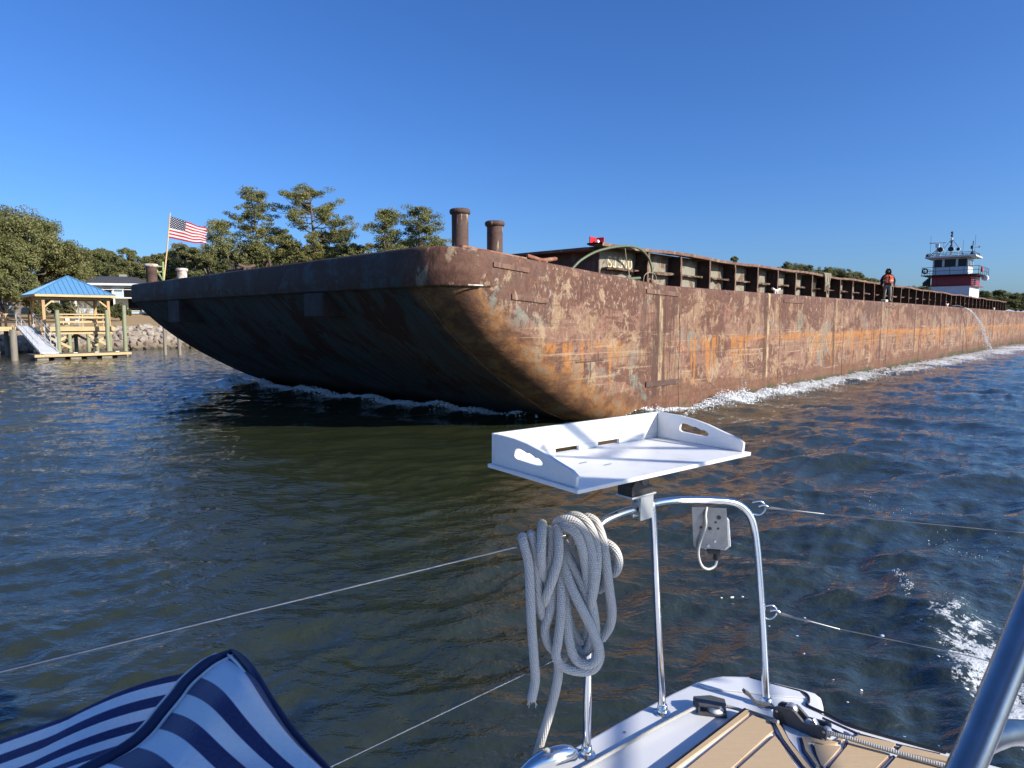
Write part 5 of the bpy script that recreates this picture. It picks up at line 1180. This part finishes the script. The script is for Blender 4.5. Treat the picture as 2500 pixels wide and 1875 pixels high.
sb('stern_skirt', MB().prism([p + Vector((0, 0, .72)) for p in hullo] + [Vector((1.2, 1.5, .72)), Vector((0, 1.3, .72))], (0, 0, .53)), M['gel'])
# moulded corner rise and dark gasket line round it
gas = [(1830, 1655), (1900, 1674), (1955, 1688), (1972, 1698), (1975, 1712), (1972, 1722), (2020, 1744), (2081, 1773), (2192, 1805), (2310, 1837)]
sb('gasket', MB().tube(catmull([dk(x, y, .004) for x, y in gas], 5), .0045, 6), M['seal'], smooth=True)
sb('corner_pad', MB().prism([dk(x, y, .001) for x, y in [(1700, 1672), (1763, 1656), (1828, 1657), (1898, 1676), (1952, 1691), (1966, 1706), (1880, 1700), (1800, 1690), (1730, 1684)]], (0, 0, .005)), M['gel'], bevel=.002)
# teak-look seat panel
SH = .030
def sk(x, y, h=0.0): return onz(1640 + x / 5.267, 1600 + y / 5.267, DKZ + SH + h)
def sk2(x, y, h=0.0): return onz(1980 + x / 4.254, 1640 + y / 4.254, DKZ + SH + h)
base = [sk(x, y) for x, y in [(-260, 1650), (0, 1448), (965, 702), (1340, 832), (1480, 880), (1620, 960), (1700, 1000), (2000, 1010), (2330, 1040)]] + [sk2(x, y) for x, y in [(330, 610), (640, 700), (1330, 860), (1700, 960), (1700, 1300)]] + [sk(900, 1800)]
sb('seat_base', MB().prism([p - Vector((0, 0, SH - .002)) for p in base], (0, 0, SH)), M['gel'], bevel=.004)
sb('seat_edge', MB().tube([sk(x, y, -.002) + Vector((-.004, .002, 0)) for x, y in [(-260, 1650), (0, 1448), (965, 704)]], .0065, 6), M['seal'], smooth=True)
planks = [[sk(*p) for p in q] for q in (
    [(-230, 1640), (20, 1448), (965, 718), (1335, 845), (1415, 960), (1520, 1150), (1770, 1460), (1900, 1600), (1840, 1600), (1690, 1448), (1440, 1110), (1325, 885), (1030, 748), (95, 1448), (-140, 1640)],
    [(0, 1640), (240, 1448), (1035, 800), (1245, 862), (1305, 1000), (1240, 1045), (800, 1448), (580, 1640)],
    [(690, 1640), (900, 1448), (1325, 1065), (1385, 1140), (1590, 1448), (1720, 1620)])]
planks += [[sk(*p) for p in q] for q in ([(1670, 1075), (1780, 1085), (1960, 1130), (2110, 1120), (2195, 1070), (2200, 1120), (2100, 1165), (1950, 1175), (1790, 1130), (1730, 1130), (1780, 1260), (1900, 1448), (1860, 1448), (1720, 1250)],)]
planks += [[sk2(*p) for p in q] for q in ([(28, 778), (310, 800), (130, 1000), (105, 1000), (60, 890)], [(400, 735), (820, 880), (700, 1000), (580, 1150), (120, 1150), (210, 1000), (372, 800)], [(900, 895), (1330, 1000), (1500, 1060), (1400, 1200), (640, 1200), (800, 1010)], [(500, 685), (880, 768), (830, 835), (440, 705)], [(950, 795), (1330, 885), (1600, 950), (1560, 1000), (1330, 940), (895, 850)])]
for q in planks: sb('plank', MB().prism([p + Vector((0, 0, .0025)) for p in q], (0, 0, .006)), M['teak'])
grooves = [[(210, 1448), (1040, 778), (1290, 850), (1340, 1010), (1480, 1200), (1690, 1460)], [(850, 1448), (1270, 1075), (1320, 1045)], [(1400, 880), (1480, 1060), (1640, 1280), (1780, 1448)], [(1655, 1070), (1690, 1240), (1850, 1470)], [(1800, 1150), (1830, 1250), (1940, 1448)]]
for q in grooves: sb('groove_line', MB().tube([sk(x, y, .0035) for x, y in q], .0042, 5), M['navy'], smooth=True)
for q in ([(370, 720), (340, 830), (170, 1000)], [(860, 880), (740, 1000), (640, 1120)], [(200, 590), (420, 690), (900, 790), (1340, 900)], [(120, 480), (500, 650), (900, 760), (1340, 860)], [(500, 640), (455, 690)], [(930, 790), (890, 850)]): sb('groove_line', MB().tube([sk2(x, y, .0035) for x, y in q], .0042, 5), M['navy'], smooth=True)
# pushpit
RT = .0127
PF = dk(1432, 1843); MF = dk(1617, 1741); QF = dk(1872, 1724)
path = [PF, at(1434, 1700, PF.y + .0), at(1437, 1500, 1.87), at(1440, 1360, 1.88), at(1448, 1306, 1.89), at(1470, 1276, 1.91), at(1510, 1256, 1.95), at(1560, 1240, 2.01), at(1600, 1229, 2.06), at(1650, 1222, 2.11), at(1720, 1221, 2.15), at(1780, 1225, 2.17), at(1812, 1238, 2.18), at(1835, 1268, 2.18), at(1846, 1320, 2.175), at(1855, 1420, 2.16), at(1864, 1560, 2.14), QF]
pr = sb('pushpit_rail', MB().tube(catmull(path, 6), RT, 16), M['steel'], smooth=True)
sb('rail_post', MB().tube(catmull([at(1592, 1236, 2.055), at(1597, 1320, 2.06), at(1606, 1520, 2.065), MF], 5), RT, 16), M['steel'], smooth=True)
for f in (PF, MF, QF): sb('post_base', MB().lathe([(.027, 0), (.027, .004), (.018, .009), (.0155, .03), (.013, .032)], f, 20), M['steel'], smooth=True)
# lifelines left of the coil: they run forward past the left edge
def wire(name, pts, r, m=None): return sb(name, MB().tube(pts, r, 8), m or M['alu'], smooth=True)
wire('lifeline', [at(1440, 1293, 1.88), at(1262, 1335, 1.75), at(0, 1640, 1.07), at(-260, 1703, .98)], .0028, M['plate_steel'])
wire('lifeline', [at(1437, 1575, 1.87), at(1330, 1622, 1.80), at(800, 1875, 1.40), at(560, 1990, 1.26)], .0022, M['plate_steel'])
wire('lifeline', [at(2008, 1255, 2.17), at(2500, 1301, 2.06), at(2700, 1320, 2.02)], .0016, M['plate_steel'])
wire('lifeline', [at(2050, 1536, 2.125), at(2370, 1602, 2.04), at(2600, 1665, 1.97)], .0018, M['plate_steel'])
for (x0, y0, x1, y1, Y0, Y1, ey) in ((1848, 1236, 2012, 1255, 2.185, 2.17, 0), (1876, 1490, 2052, 1537, 2.155, 2.125, 1)):
    p, q = at(x0, y0, Y0), at(x1, y1, Y1); d = (q - p)
    sb('rail_eye', MB().tube(catmull([at(x0 - 12, y0 - 10, Y0), at(x0 + 10, y0 - 12, Y0), at(x0 + 22, y0 + 4, Y0), at(x0 + 8, y0 + 20, Y0), at(x0 - 14, y0 + 18, Y0)], 5), .0032, 8), M['steel'], smooth=True)
    sb('turnbuckle', MB().tube([p + d * u for u in (.10, .14, .2, .32, .50, .52, .6, .98, 1.0)], [.003, .0055, .0065, .0045, .0045, .0065, .003, .003, .0015], 10), M['plate_steel'], smooth=True)
    sb('clevis', MB().tube(catmull([p + d * .02, p + d * .10 + Vector((0, 0, .008)), p + d * .18], 3), .004, 8), M['steel'], smooth=True)
if True:
    p, q = at(2030, 1533, 2.13), at(2124, 1537, 2.12)
# stainless frame of the bimini at the right edge, its branch; unseen canvas and tubes added for shade
AR = [at(2262, 2075, .62), at(2362, 1865, .66), at(2447, 1660, .70), at(2535, 1448, .74), at(2660, 1190, .80)]
fr = sb('bimini_frame', MB().tube(catmull(AR + [Vector((1.35, .98, 3.15)), Vector((1.2, .93, 3.26))], 6), .0165, 20), M['dull_steel'], smooth=True)
sb('frame_branch', MB().tube(catmull([at(2395, 1812, .70), at(2430, 1797, .72), at(2480, 1788, .74), at(2620, 1800, .80)], 5), .0145, 16), M['dull_steel'], smooth=True)
sb('unseen_shade_canvas', MB().prism([Vector((.75, -1.5, 3.28)), Vector((3.3, -1.6, 3.28)), Vector((3.45, .42, 3.28)), Vector((2.0, .70, 3.28)), Vector((.8, .80, 3.28))], (0, 0, .02)), M['canvas'])  # assumed canvas out of view, cut to shade the towel and rope coil
for (p, q) in (((1.2, 1.10, 3.30), (3.6, 1.02, 3.28)), ((1.55, .9, 3.30), (1.75, 1.22, 3.32)), ((2.3, .9, 3.30), (2.5, 1.2, 3.32)), ((2.0, .98, 3.26), (4.2, .50, 3.20)), ((2.6, 1.02, 3.15), (4.3, .66, 3.1)), ((2.95, -2, 3.26), (3.25, .75, 3.24)), ((3.6, -1, 3.2), (3.9, 1.25, 3.15)), ((4.1, -1, 3.2), (4.4, 1.3, 3.15))): sb('unseen_shadow_tube', MB().tube([p, q], .016, 8), M['steel'])  # tubes added out of view to throw stripe shadows on deck and tray
# unseen white cockpit seat and coaming, added to bounce light onto the towel
sb('unseen_bounce_seat', MB().prism([Vector((-1.35, -.6, 1.02)), Vector((-.35, -.9, 1.02)), Vector((.05, .55, 1.02)), Vector((-.75, .95, 1.02))], (0, 0, .12)), M['gel'], bevel=.03)
sb('unseen_bounce_coaming', MB().prism([Vector((-1.5, -.5, 1.02)), Vector((-1.36, -.55, 1.02)), Vector((-.76, .96, 1.02)), Vector((-.9, 1.02, 1.02))], (0, 0, .42)), M['gel'], bevel=.03)
# mooring cleat at the deck edge
cl = dk(1345, 1872, .02)
sb('mooring_cleat', MB().tube(catmull([cl + Vector((-.10, -.05, .0)), cl + Vector((-.05, -.02, .02)), cl + Vector((.0, .0, .03)), cl + Vector((.05, .03, .02)), cl + Vector((.075, .045, .0))], 5), [.008] + [.013 + .014 * math.sin(math.pi * i / 20) for i in range(19)] + [.008], 12), M['steel'], smooth=True)
# screws on the side deck
for (x, y) in ((1525, 1788), (1738, 1670)): sb('screw', MB().lathe([(.005, 0), (.005, .0012), (.003, .002)], dk(x, y, .0005), 12), M['steel'])
# rope clutch
def clutch():
    p0, p1 = dk(1886, 1758, SH), dk(2016, 1816, SH); u = p1 - p0; L = u.length; u.normalize(); z = Vector((0, 0, 1)); wv = z.cross(u).normalized()
    if wv.y < 0: wv = -wv
    prof = [(0, .0), (0, .040), (.06, .050), (.12, .052), (.36, .060), (.42, .056), (.58, .036), (.95, .047), (1.0, .042), (1.0, 0)]
    P = lambda t_, h, w: p0 + u * (L * t_) + z * h + wv * w
    o = sb('rope_clutch', MB().prism([P(t_, h, 0) for t_, h in prof], wv * .011), M['clutch'], bevel=.0025)
    def sub(name, mb, m, **kw): return sb(name, mb, m, o, **kw)
    sub('far_cheek', MB().prism([P(t_, h, .034) for t_, h in prof], wv * .011), M['clutch'], bevel=.0025)
    for (t_, h) in ((.08, .036), (.03, .010), (.955, .034), (.95, .010)): sub('bolt', MB().lathe([(.0042, 0), (.0042, .0015), (.003, .0022)], P(t_, h, -.0005), 12, -wv), M['alu_cast'])
    for k in range(3): sub('rib', MB().prism([P(.05 + .045 * k, .040, -.0012), P(.062 + .045 * k, .040, -.0012), P(.19 + .045 * k, .003, -.0012), P(.178 + .045 * k, .003, -.0012)], wv * .0015), M['rubber'])
    sub('cam', MB().lathe([(.016, .012), (.018, .016), (.018, .03), (.016, .033)], P(.30, .050, 0), 16, wv), M['alu_cast'], smooth=True)
    sub('roller', MB().lathe([(.012, .012), (.012, .033)], P(.62, .026, 0), 14, wv), M['gel'], smooth=True)
    sub('roller', MB().lathe([(.013, .012), (.013, .033)], P(.95, .026, 0), 14, wv), M['gel'], smooth=True)
    sub('pawl', MB().prism([P(.66, .03, .014), P(.72, .052, .014), P(.82, .034, .014), P(.84, .02, .014)], wv * .016), M['alu_cast'], bevel=.002)
    hd = [at(1640 + x / 5.267, 1600 + y / 5.267, p0.y + .03) for x, y in [(1300, 655), (1100, 618), (1060, 590), (990, 500), (925, 455)]]
    m = MB()
    for a_, b_ in zip(hd[:-1], hd[1:]): m.bar(a_, b_, .020, .009)
    sub('handle', m, M['clutch'])
clutch()
# turning block
def block():
    c = dk(1737, 1736, .002); z = Vector((0, 0, 1)); e = (dk(1775, 1742) - dk(1700, 1735)).normalized(); n = z.cross(e)
    Pp = lambda a_, b_, h: c + e * a_ + n * b_ + z * h
    o = sb('turning_block', MB().prism([Pp(-.05, -.03, 0), Pp(.045, -.035, 0), Pp(.05, .03, 0), Pp(-.045, .035, 0)], (0, 0, .007)), M['clutch'], bevel=.003)
    sb('sheave', MB().lathe([(.026, .008), (.026, .011), (.019, .018), (.026, .026), (.026, .028)], Pp(.012, -.004, 0), 22), M['gel'], o, smooth=True)
    sb('cover', MB().prism([Pp(-.058, .02, .028), Pp(-.045, -.028, .028), Pp(.02, -.034, .028), Pp(.045, -.012, .028), Pp(.045, .02, .028), Pp(.0, .036, .028)], (0, 0, .008)), M['clutch'], o, bevel=.003)
    sb('cover_leg', MB().prism([Pp(-.058, .022, 0.006), Pp(-.046, -.026, .006), Pp(-.04, -.026, .006), Pp(-.05, .022, .006)], (0, 0, .024)), M['clutch'], o)
block()
cline = thing('control_line', 'speckled white line leading along the side deck to the turning block', 'rope', dk(1600, 1780)); ll = cline.location.copy()
MB().tube([p - ll for p in catmull([dk(1395, 1892, .012), dk(1480, 1845, .012), dk(1560, 1800, .013), dk(1640, 1757, .015), dk(1705, 1723, .020)], 6)], .0058, 10, True, True).build('line_run', M['line'], cline, True)
MB().tube([p - ll for p in catmull([dk(1765, 1722, .018), dk(1800, 1731, .018), dk(1860, 1752, .03), dk(1900, 1763, .05)], 5)], .0055, 10, True, True).build('line_run', M['line'], cline, True)
tl = thing('tail_line', 'pale line running from the rope clutch across the teak-look seat', 'rope', dk(2100, 1810, SH)); ll = tl.location.copy()
MB().tube([p - ll for p in catmull([dk(2010, 1786, SH + .03), dk(2060, 1799, SH + .026), dk(2150, 1826, SH + .022), dk(2290, 1866, SH + .016), dk(2420, 1905, SH + .012)], 6)], .0065, 10, True, True).build('line_run', M['line'], tl, True)

# ------------------------------------------------------------------ bait tray on its rail mount
def tray():
    bl = Vector((-.058, 1.85, 2.178)); e = Vector((.788, .616, 0)); n = Vector((.616, -.788, 0)); z = Vector((0, 0, 1)); L, D, Hh = .725, .352, .100
    t = thing('bait_tray', 'white polymer bait tray with handle slots above the stern rail', 'tray', bl + e * L / 2 + n * D / 2); c0 = t.location.copy()
    P = lambda a_, b_, h: bl + e * a_ + n * b_ + z * h - c0
    TH_ = .011
    def slab(name, poly2, org, ax, ay, th, hole=None):
        """plate with one hole: polygon strips between outline and hole outline"""
        bm = bmesh.new(); vs = [bm.verts.new(org + ax * x + ay * y) for x, y in poly2]; f = bm.faces.new(vs)
        if hole:
            bmesh.ops.delete(bm, geom=[f], context='FACES_ONLY'); hv = [bm.verts.new(org + ax * x + ay * y) for x, y in hole]
            es = [bm.edges.get((vs[i], vs[(i + 1) % len(vs)])) or bm.edges.new((vs[i], vs[(i + 1) % len(vs)])) for i in range(len(vs))] + [bm.edges.new((hv[i], hv[(i + 1) % len(hv)])) for i in range(len(hv))]
            bmesh.ops.triangle_fill(bm, use_beauty=True, edges=es)
        r = bmesh.ops.extrude_face_region(bm, geom=list(bm.faces)); mv = [g_ for g_ in r['geom'] if isinstance(g_, bmesh.types.BMVert)]
        bmesh.ops.translate(bm, verts=mv, vec=th); bmesh.ops.recalc_face_normals(bm, faces=bm.faces)
        me = bpy.data.meshes.new(name); bm.to_mesh(me); bm.free(); o = link(name, me, M['poly'], t)
        bv = o.modifiers.new('bevel', 'BEVEL'); bv.width = .0018; bv.segments = 2; bv.limit_method = 'ANGLE'; return o
    fl_ = [P(-.008, -.01, 0), P(L + .012, -.01, 0), P(L + .012, D + .012, 0), P(-.008, D + .012, 0)]
    MB().prism(fl_, (0, 0, TH_)).build('tray_floor', M['poly'], t, bevel=.002)
    # low drain slots read as dark gaps at the foot of the back board
    slots = [(.0, TH_ + .001), (L, TH_ + .001), (L, Hh), (0, Hh)]
    for (a0, a1, z0, z1) in ((0, L, TH_ + .0165, Hh), (0, .235, TH_ + .0005, TH_ + .016), (.335, .42, TH_ + .0005, TH_ + .016), (.52, L, TH_ + .0005, TH_ + .016)): MB().prism([P(a0, 0, z0), P(a1, 0, z0), P(a1, 0, z1), P(a0, 0, z1)], n * TH_).build('back_board', M['poly'], t, bevel=.0008)
    prof = [(TH_ + .001, TH_ + .001), (D - .004, TH_ + .001), (D - .001, .040), (D - .02, .052), (D * .78, .066), (D * .62, .082), (D * .45, .093), (D * .30, .0985), (D * .16, .0998), (TH_ + .001, .0998)]
    gh = [(.105, .052), (.108, .047), (.118, .044), (.20, .041), (.218, .044), (.222, .051), (.214, .058), (.204, .061), (.192, .060), (.182, .064), (.170, .068), (.158, .067), (.146, .070), (.132, .073), (.118, .0735), (.108, .068)]
    for a_ in (0, L - TH_): slab('side_board', prof, P(a_, 0, 0), n, z, e * TH_, gh)
    # stand-off marks and small slots in the floor
    for (a_, b_) in ((.20, .15), (.24, .21)): MB().prism([P(a_, b_, TH_ + .0003), P(a_ + .03, b_ - .002, TH_ + .0003), P(a_ + .03, b_ + .004, TH_ + .0003), P(a_, b_ + .006, TH_ + .0003)], (0, 0, .0006)).build('floor_slot', M['plate_steel'], t)
    # rod-holder style mount: black saddle, alloy bracket and clamp on the rail
    mt = at(1560, 1160, 2.0); rc = at(1565, 1239, 2.015)
    rail_d = (at(1600, 1229, 2.06) - at(1520, 1252, 1.962)).normalized(); up = z; q = rail_d.cross(up).normalized()
    Q = lambda a_, b_, h: rc - c0 + rail_d * (a_ - (.026 if h > .045 else 0)) + q * b_ + up * h
    top_h = 2.178 - rc.z
    sd = MB().prism([Q(-.052, -.03, .052), Q(.048, -.03, .052), Q(.048, -.03, .072), Q(.028, -.03, .082), Q(.022, -.03, top_h - .002), Q(-.040, -.03, top_h - .002), Q(-.034, -.03, .10), Q(-.052, -.03, .080)], q * .06).build('mount_saddle', M['rubber'], t, bevel=.004)
    MB().lathe([(.017, -.034), (.017, .034)], Q(.004, 0, .098), 20, q).build('mount_socket', M['clutch'], sd, True)
    br = MB().prism([Q(-.055, -.034, .046), Q(.058, -.034, .046), Q(.058, .034, .046), Q(-.055, .034, .046)], (0, 0, .006)).build('mount_bracket', M['alu_cast'], t, bevel=.0015)
    MB().prism([Q(-.030, .0165, -.032), Q(.030, .0165, -.032), Q(.030, .0165, .0449), Q(-.030, .0165, .0449)], q * .008).build('bracket_web', M['alu_cast'], br, bevel=.001)
    cl_ = MB().lathe([(.0135, -.030), (.0215, -.030), (.0215, .030), (.0135, .030)], Q(.012, 0, 0), 24, rail_d).build('rail_clamp', M['alu_cast'], t, True)
    MB().prism([Q(-.016, -.027, -.034), Q(.040, -.027, -.034), Q(.040, -.027, .034), Q(-.016, -.027, .034)], q * .010).build('clamp_plate', M['alu_cast'], cl_, bevel=.003)
    for (a_, h) in ((-.008, .026), (.032, .026), (-.008, -.026), (.032, -.026)): MB().lathe([(.005, 0), (.005, .004), (.002, .004)], Q(a_, -.0275, h), 10, -q).build('clamp_bolt', M['plate_steel'], cl_)
tray()
# ------------------------------------------------------------------ steel plate with plug and cable under the rail
def outlet():
    Y0 = 2.135
    t = thing('bracket_plate', 'steel bracket plate with holes, plug and white cable below the stern rail', 'bracket', at(1738, 1240, Y0)); c0 = t.location.copy()
    g_ = lambda x, y, Y=Y0: at(1180 + x / 3.253, 980 + y / 3.253, Y) - c0
    pl = MB().prism([g_(1655, 838), g_(1932, 850), g_(1945, 1150), g_(1915, 1180), g_(1690, 1165), g_(1668, 1140)], (0, .004, 0)).build('plate', M['plate_steel'], t, bevel=.001)
    MB().prism([g_(1935, 920, Y0 + .006), g_(1955, 940, Y0 + .006), g_(1970, 1150, Y0 + .006), g_(1925, 1185, Y0 + .006), g_(1760, 1180, Y0 + .006), g_(1760, 900, Y0 + .006)], (0, .03, 0)).build('box', M['alu_cast'], t, bevel=.004)
    for (x, y, r_) in ((1872, 922, .0070), (1846, 960, .0034), (1866, 1010, .0034), (1730, 1000, .0046), (1800, 1010, .0058), (1840, 1112, .0046), (1787, 1147, .0052)): MB().lathe([(r_, 0), (r_, .0012)], g_(x, y, Y0 - .001), 14, (0, -1, 0)).build('hole' if y < 1030 else 'bolt', M['seal'] if y < 1030 else M['alu_cast'], pl)
    MB().prism([g_(1775, 1178), g_(1890, 1182), g_(1880, 1215), g_(1790, 1212)], (0, .022, 0)).build('plug', M['rubber'], t, bevel=.002)
    MB().lathe([(.012, 0), (.011, .02), (.010, .035)], g_(1852, 1255, Y0 + .01), 12).build('plug_neck', M['rubber'], t, True)
    MB().tube(catmull([g_(1775, 840, Y0 + .004), g_(1765, 900, Y0 - .008), g_(1768, 980, Y0 - .014), g_(1745, 1060, Y0 - .015), g_(1712, 1160, Y0 - .012), g_(1712, 1240, Y0 - .004), g_(1740, 1310, Y0), g_(1790, 1332, Y0 + .005), g_(1840, 1305, Y0 + .01), g_(1855, 1255, Y0 + .011)], 6), .0042, 8).build('cable', M['cable'], t, True)
outlet()
# ------------------------------------------------------------------ coiled dock line on the rail
def coil():
    t = thing('rope_coil', 'coil of thick pale braided rope hung over the stern rail', 'rope', at(1440, 1300, 1.88)); c0 = t.location.copy()
    cc = lambda x, y, Y: at(1200 + x / 2.458, 1200 + y / 2.458, Y) - c0
    S = [([(215, 300), (186, 272), (196, 320), (222, 430), (232, 600), (240, 800), (255, 1000), (262, 1130), (240, 1248)], [1.80, 1.765, 1.75, 1.745, 1.745, 1.745, 1.745, 1.75, 1.75]),
         ([(262, 330), (238, 258), (248, 290), (268, 400), (278, 560), (292, 690), (322, 765), (345, 700)], [1.81, 1.78, 1.77, 1.765, 1.765, 1.77, 1.785, 1.81]),
         ([(310, 215), (305, 196), (302, 240), (298, 340), (300, 430), (316, 520)], [1.84, 1.80, 1.765, 1.745, 1.75, 1.77]),
         ([(345, 260), (352, 232), (362, 290), (352, 400), (325, 480), (300, 600), (305, 690)], [1.85, 1.80, 1.78, 1.77, 1.775, 1.80, 1.82]),
         ([(380, 262), (388, 226), (402, 280), (400, 400), (368, 520), (332, 620), (318, 680)], [1.86, 1.80, 1.765, 1.745, 1.745, 1.755, 1.78]),
         ([(395, 225), (440, 212), (500, 245), (540, 330), (562, 440), (580, 560), (600, 650), (618, 760), (628, 860)], [1.83, 1.79, 1.77, 1.765, 1.77, 1.775, 1.78, 1.79, 1.80]),
         ([(375, 225), (400, 180), (455, 168), (515, 195), (570, 270), (600, 370), (612, 500), (605, 620), (590, 700)], [1.86, 1.82, 1.80, 1.79, 1.78, 1.77, 1.76, 1.76, 1.775]),
         ([(440, 185), (470, 150), (520, 150), (575, 190), (615, 270), (632, 370), (630, 470), (618, 570), (604, 640)], [1.90, 1.86, 1.84, 1.82, 1.80, 1.78, 1.77, 1.775, 1.79]),
         ([(545, 190), (570, 156), (620, 178), (655, 250), (675, 340), (690, 450), (708, 600), (722, 720), (708, 810), (660, 885)], [1.92, 1.88, 1.86, 1.83, 1.80, 1.79, 1.79, 1.795, 1.80, 1.80]),
         ([(655, 300), (690, 310), (740, 350), (762, 420), (742, 485), (700, 480), (660, 470)], [1.90, 1.87, 1.85, 1.84, 1.84, 1.86, 1.89]),
         ([(420, 330), (428, 420), (470, 550), (535, 690), (600, 820), (640, 930), (628, 1005), (575, 1038), (505, 1005), (468, 900), (455, 760), (440, 600), (425, 470)], [1.82, 1.79, 1.765, 1.75, 1.745, 1.745, 1.745, 1.745, 1.75, 1.755, 1.765, 1.78, 1.80]),
         ([(435, 300), (455, 390), (520, 520), (580, 660), (612, 790), (600, 900), (560, 962), (500, 930), (480, 850)], [1.83, 1.80, 1.785, 1.775, 1.77, 1.775, 1.78, 1.79, 1.80]),
         ([(405, 470), (418, 600), (415, 760), (398, 900), (388, 990), (430, 1050), (520, 1078), (605, 1068), (648, 1000), (640, 900)], [1.79, 1.765, 1.755, 1.75, 1.75, 1.75, 1.75, 1.755, 1.765, 1.79]),
         ([(372, 560), (355, 700), (322, 820), (335, 900), (380, 960), (440, 1000)], [1.785, 1.77, 1.77, 1.775, 1.785, 1.80]),
         ([(450, 640), (470, 780), (515, 880), (560, 900), (580, 800), (540, 660), (500, 540)], [1.80, 1.795, 1.795, 1.80, 1.80, 1.80, 1.80]),
         ([(460, 250), (470, 330), (520, 470), (560, 580), (590, 700), (600, 800)], [1.86, 1.83, 1.81, 1.80, 1.80, 1.80]),
         ([(640, 590), (680, 560), (690, 500), (668, 440), (640, 470), (640, 600)], [1.88, 1.86, 1.85, 1.86, 1.87, 1.88]),
         ([(398, 1000), (402, 1080), (385, 1190), (345, 1340), (302, 1480), (262, 1620), (235, 1720)], [1.765, 1.765, 1.77, 1.785, 1.81, 1.83, 1.85])]
    m = MB()
    for pts, ys in S: m.tube(catmull([cc(x, y, Y) for (x, y), Y in zip(pts, ys)], 7), .0135, 12, True, True)
    m.build('rope_strands', M['rope'], t, True)
    gg = random.Random(8); e = cc(240, 1248, 1.75); f = MB()
    for k in range(16): f.tube([e + Vector((gg.uniform(-.011, .011), gg.uniform(-.01, .01), .012)), e + Vector((gg.uniform(-.016, .02), gg.uniform(-.012, .012), gg.uniform(-.022, -.002)))], .0009, 4)
    f.build('frayed_end', M['rope'], t)
coil()
# ------------------------------------------------------------------ striped towel
def towel_obj():
    t = thing('towel', 'navy and white striped towel draped to a peak at the lower left', 'towel', at(500, 1800, .9)); c0 = t.location.copy()
    fold = [(567, 1589), (540, 1603), (511, 1619), (463, 1660), (434, 1697), (400, 1738), (367, 1779), (326, 1816), (274, 1848), (208, 1884), (110, 1940), (0, 2000)]
    fs = catmull([(x, y, 0) for x, y in fold], 6); sil = catmull([(x - 567, y - 1589, 0) for x, y in [(567, 1589), (586, 1603), (604, 1622), (626, 1652), (667, 1719), (723, 1797), (793, 1875), (880, 1970), (960, 2060)]], 5)
    nf, ns = len(fs), len(sil); V = []; UV = []
    for i, f in enumerate(fs):
        v = i / (nf - 1)
        for j, s in enumerate(sil):
            u = j / (ns - 1); k = 1 + .75 * min(1, v * 2.2) * (1 - .25 * u); x = f.x + s.x * k; y = f.y + s.y * (1 - .18 * min(1, v * 2)) + 5 * math.sin(u * 9 + v * 6) * u
            Y = .95 - .20 * v - .28 * u + .012 * math.sin(u * 11 + 3 * v) + .018 * math.sin(v * 14 + u * 4) * u
            V.append((at(x, y, Y) - c0)[:]); UV.append((u, (f.y - 1649) / 86 + .48 + .05 * math.sin(u * 6)))
    o = grid_mesh('front_fall', V, nf, ns, M['towel'], t, True, UV); o.modifiers.new('thick', 'SOLIDIFY').thickness = .005
    V = []; UV = []; nw = 30; fl2 = [f for f in fs if f.y > 1632]
    for i, f in enumerate(fl2):
        v = i / (len(fl2) - 1)
        for j in range(nw):
            w = j / (nw - 1); x = f.x - 8 - 640 * w * (1 + .1 * v); y = f.y + 2 + (228 + 55 * v) * w - 16 * math.sin(math.pi * min(1, w * 2.2)) * (1 - v)
            Y = .95 - .17 * v - .10 * w + .010 * math.sin(w * 9 + v * 5); V.append((at(x, y, Y) - c0)[:]); UV.append((w, (f.y - 1694) / 62 + .52 + .08 * w))
    o = grid_mesh('rear_fall', V, len(fl2), nw, M['towel'], t, True, UV); o.modifiers.new('thick', 'SOLIDIFY').thickness = .005
    # rolled hem along the fold and round the corner
    hem = [at(f.x - 4, f.y, .945 - .20 * i / (nf - 1)) - c0 for i, f in enumerate(fs)]
    n = len(hem); m = MB(); m.tube(hem, [.003 + .0055 * min(1, i / 14) for i in range(n)], 10); o = m.build('hem', M['navy'], t, True)
    m = MB(); m.tube([h + Vector((.010, -.006, -.002)) for h in hem], .0025, 8); m.tube([h + Vector((-.010, -.002, .002)) for h in hem[4:]], .0022, 8); m.build('hem_edge', M['white'], t, True)
    sm = [at(567 + s.x, 1589 + s.y, .947 - .28 * j / (ns - 1)) - c0 for j, s in enumerate(sil)]; m = MB(); m.tube(sm, [.003 + .002 * min(1, j / 8) for j in range(ns)], 10); m.build('hem', M['navy'], t, True)
    m = MB(); m.tube([p + Vector((-.007, -.005, -.002)) for p in sm], .002, 8); m.build('hem_edge', M['white'], t, True)
towel_obj()
